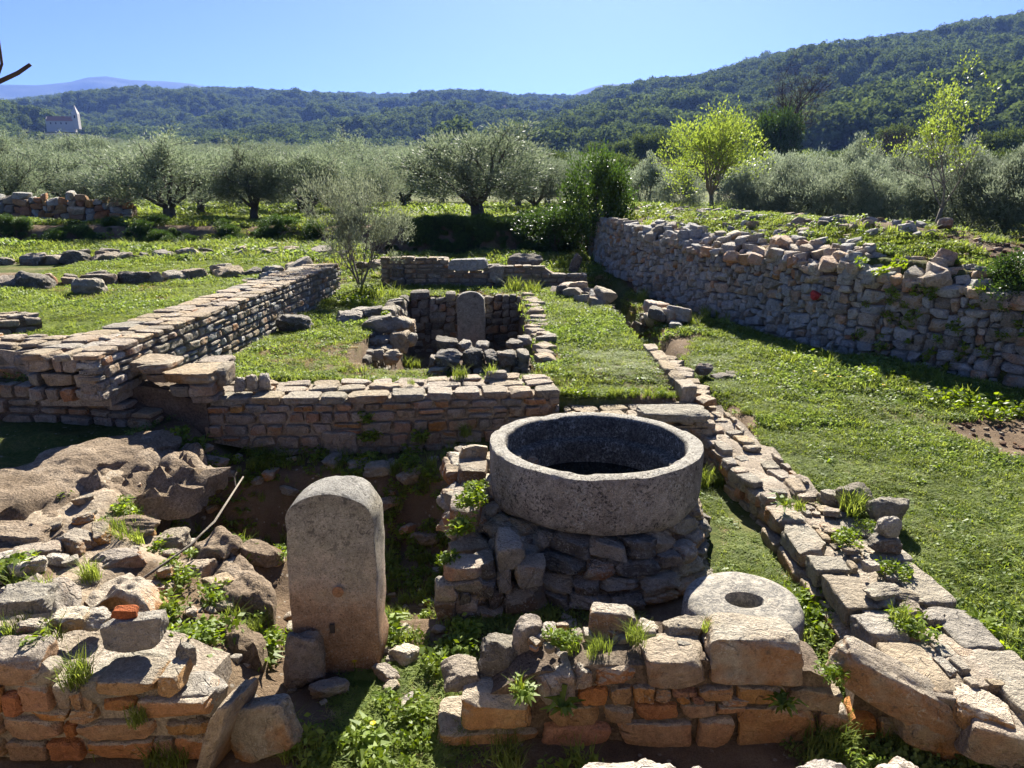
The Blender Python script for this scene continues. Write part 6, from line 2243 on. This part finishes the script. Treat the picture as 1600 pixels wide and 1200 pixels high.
# church on a spur of the ridge
cx, cy, cz = PY(100, 197, CD)
k_ = CDH / FPX * .88
ch = tag(empty("church", (cx, cy, cz), 0.10), "small white church with a red roof and pointed bell tower amid the wooded ridge", "church")


def box(x0, x1, y0, y1, z0, z1):
    v = [(x0, y0, z0), (x1, y0, z0), (x1, y1, z0), (x0, y1, z0), (x0, y0, z1), (x1, y0, z1), (x1, y1, z1), (x0, y1, z1)]
    f = [[0, 3, 2, 1], [4, 5, 6, 7], [0, 1, 5, 4], [1, 2, 6, 5], [2, 3, 7, 6], [3, 0, 4, 7]]
    return v, f


L0, L1 = -22 * k_, 15 * k_
hw = 5 * k_
v, f = box(L0, L1, -hw, hw, -8 * k_, 7 * k_)
v += [(L0, 0, 13 * k_), (L1, 0, 13 * k_)]
f = [f[0], f[2], f[4], [5, 1, 2, 6, 9], [7, 3, 0, 4, 8]]
link("nave", mesh_from("nave", v, f, M['church'], False), ch)
e = .8 * k_
link("roof", mesh_from("roof", [(L0 + e, -hw - e, 6.4 * k_), (L1, -hw - e, 6.4 * k_), (L1, 0, 13.4 * k_), (L0 + e, 0, 13.4 * k_), (L1, hw + e, 6.4 * k_), (L0 + e, hw + e, 6.4 * k_)], [[0, 1, 2, 3], [3, 2, 4, 5]], M['rooftile'], False), ch)
v, f = box(L1 - 1 * k_, L1 + 7 * k_, -4 * k_, 4 * k_, -4 * k_, 17 * k_)
tw = link("bell_tower", mesh_from("bell_tower", v, f, M['church'], False), ch)
tx = L1 + 3 * k_
link("spire", mesh_from("spire", [(tx - 4 * k_, -4 * k_, 17.02 * k_), (tx + 4 * k_, -4 * k_, 17.02 * k_), (tx + 4 * k_, 4 * k_, 17.02 * k_), (tx - 4 * k_, 4 * k_, 17.02 * k_), (tx, 0, 29 * k_)], [[0, 1, 4], [1, 2, 4], [2, 3, 4], [3, 0, 4]], M['church'], False), tw)
v, f = box(tx - .9 * k_, tx + .9 * k_, -4.15 * k_, -3.9 * k_, 10.5 * k_, 14.5 * k_)
link("window", mesh_from("window", v, f, M['glassdark'], False), tw)
for x in (-16, -9, -2, 5):
    v, f = box(x * k_, (x + 1.6) * k_, -hw - .15 * k_, -hw + .1 * k_, 2 * k_, 4.6 * k_)
    link("window", mesh_from("window", v, f, M['glassdark'], False), ch)
# the wooded spur that carries the church
a0, a1 = math.atan2(cx, cy) - .17, math.atan2(cx, cy) + .17
VS = []
for d in np.linspace(-150, 120, 16):
    row_ = []
    for a in np.linspace(a0 - .06, a1 + .06, 40):
        u = (a - math.atan2(cx, cy)) / .2
        dd = CDH + d
        z = HB - 14 + (cz - 4.5 - HB + 14) * math.exp(-(u ** 2) * 1.1) * math.exp(-((max(abs(d) - 12, 0)) / 60.0) ** 2)
        row_.append((dd * math.sin(a), dd * math.cos(a), z))
    VS.append(row_)
VS = np.array(VS)
idx = np.arange(16 * 40).reshape(16, 40)
F_ = np.stack([idx[:-1, :-1], idx[:-1, 1:], idx[1:, 1:], idx[1:, :-1]], -1).reshape(-1, 4)
tag(link("wooded_spur", mesh_from("wooded_spur", VS.reshape(-1, 3), F_, M['hill'], True)), kind="structure")
VS2 = VS[:7]
wood("spur_forest", "dark wood on the spur below the white church", np.concatenate([VS[:7], VS[:7][-1:] + 0, VS[:7][-1:] + 0, VS[:7][-1:] + 0, VS[:7][-1:] + 0, VS[:7][-1:] + 0]), 900, 6, 10, 73)

# bare tree just left of the frame; one twig reaches into the picture
V_, F_ = [], []
tb = PY(-190, 300, 4.0)
gz_ = hz(tb[0], 4.0)
jt = PY(-150, 190, 4.0)
a1_ = PY(0, 127, 4.0)
a2_ = PY(47, 101, 4.0)
tube(V_, F_, [(tb[0], 4.0, gz_ - .1), (tb[0] + .02, 4.0, 1.2), (tb[0] + .05, 4.02, 2.2), jt], [.05, .042, .034, .024], 8)
tr_ = tag(empty("bare_sapling", (tb[0], 4.0, gz_)), "dark bare twig reaching in against the sky above the distant mountain", "branch")
b_ = np.array([tb[0], 4.0, gz_])
link("trunk", mesh_from("trunk", np.array(V_) - b_, F_, M['darktwig'], True), tr_)
for pts, rr in (([jt, PY(-60, 150, 4.0), a1_, PY(28, 114, 4.0), a2_, PY(49, 103, 4.0)], [.022, .017, .012, .011, .0095, .004]),
                ([PY(-30, 140, 4.0), PY(-4, 120, 4.02), PY(3, 100, 4.03), PY(-1, 70, 4.03), PY(-6, 30, 4.0)], [.010, .008, .007, .006, .004]),
                ([jt, PY(-170, 100, 4.1), PY(-150, 20, 4.1)], [.022, .014, .006])):
    V_, F_ = [], []
    tube(V_, F_, pts, rr, 6)
    link("branch", mesh_from("branch", np.array(V_) - b_, F_, M['darktwig'], True), tr_)
# dead stick on the slope
V_, F_ = [], []
sp0, sp1, sp2 = PZ(222, 905, .36), PZ(300, 850, .42), PZ(380, 745, .46)
tube(V_, F_, [sp0, sp1, PZ(335, 815, .45), sp2], [.009, .009, .008, .006], 6)
tube(V_, F_, [PZ(368, 760, .46), PZ(366, 745, .52), PZ(370, 738, .56)], [.006, .005, .003], 5)
b_ = np.array(sp0)
tag(link("dead_branch", mesh_from("dead_branch", np.array(V_) - b_, F_, M['paletwig'], True), None, sp0), "long pale dead branch lying across the hollow beside the mortar ledge", "branch")

# ------------------------------------------------------------------ haze: pale air inside one closed box
hx0, hx1, hy0, hy1, hz0, hz1 = -6000.0, 6000.0, -6000.0, 6000.0, -60.0, 760.0
v, f = box(hx0, hx1, hy0, hy1, hz0, hz1)
hk = NT('pale_haze')
pv_ = hk.n("ShaderNodeVolumePrincipled")
pv_.inputs["Color"].default_value = (0.20, 0.355, 0.92, 1)
pv_.inputs["Density"].default_value = HAZE
pv_.inputs["Anisotropy"].default_value = 0.2
hk.l(pv_.outputs[0], hk.out.inputs["Volume"])
tag(link("haze", mesh_from("haze", v, f, hk.m, False)), "thin bluish haze filling the valley air", "haze", None, "stuff")
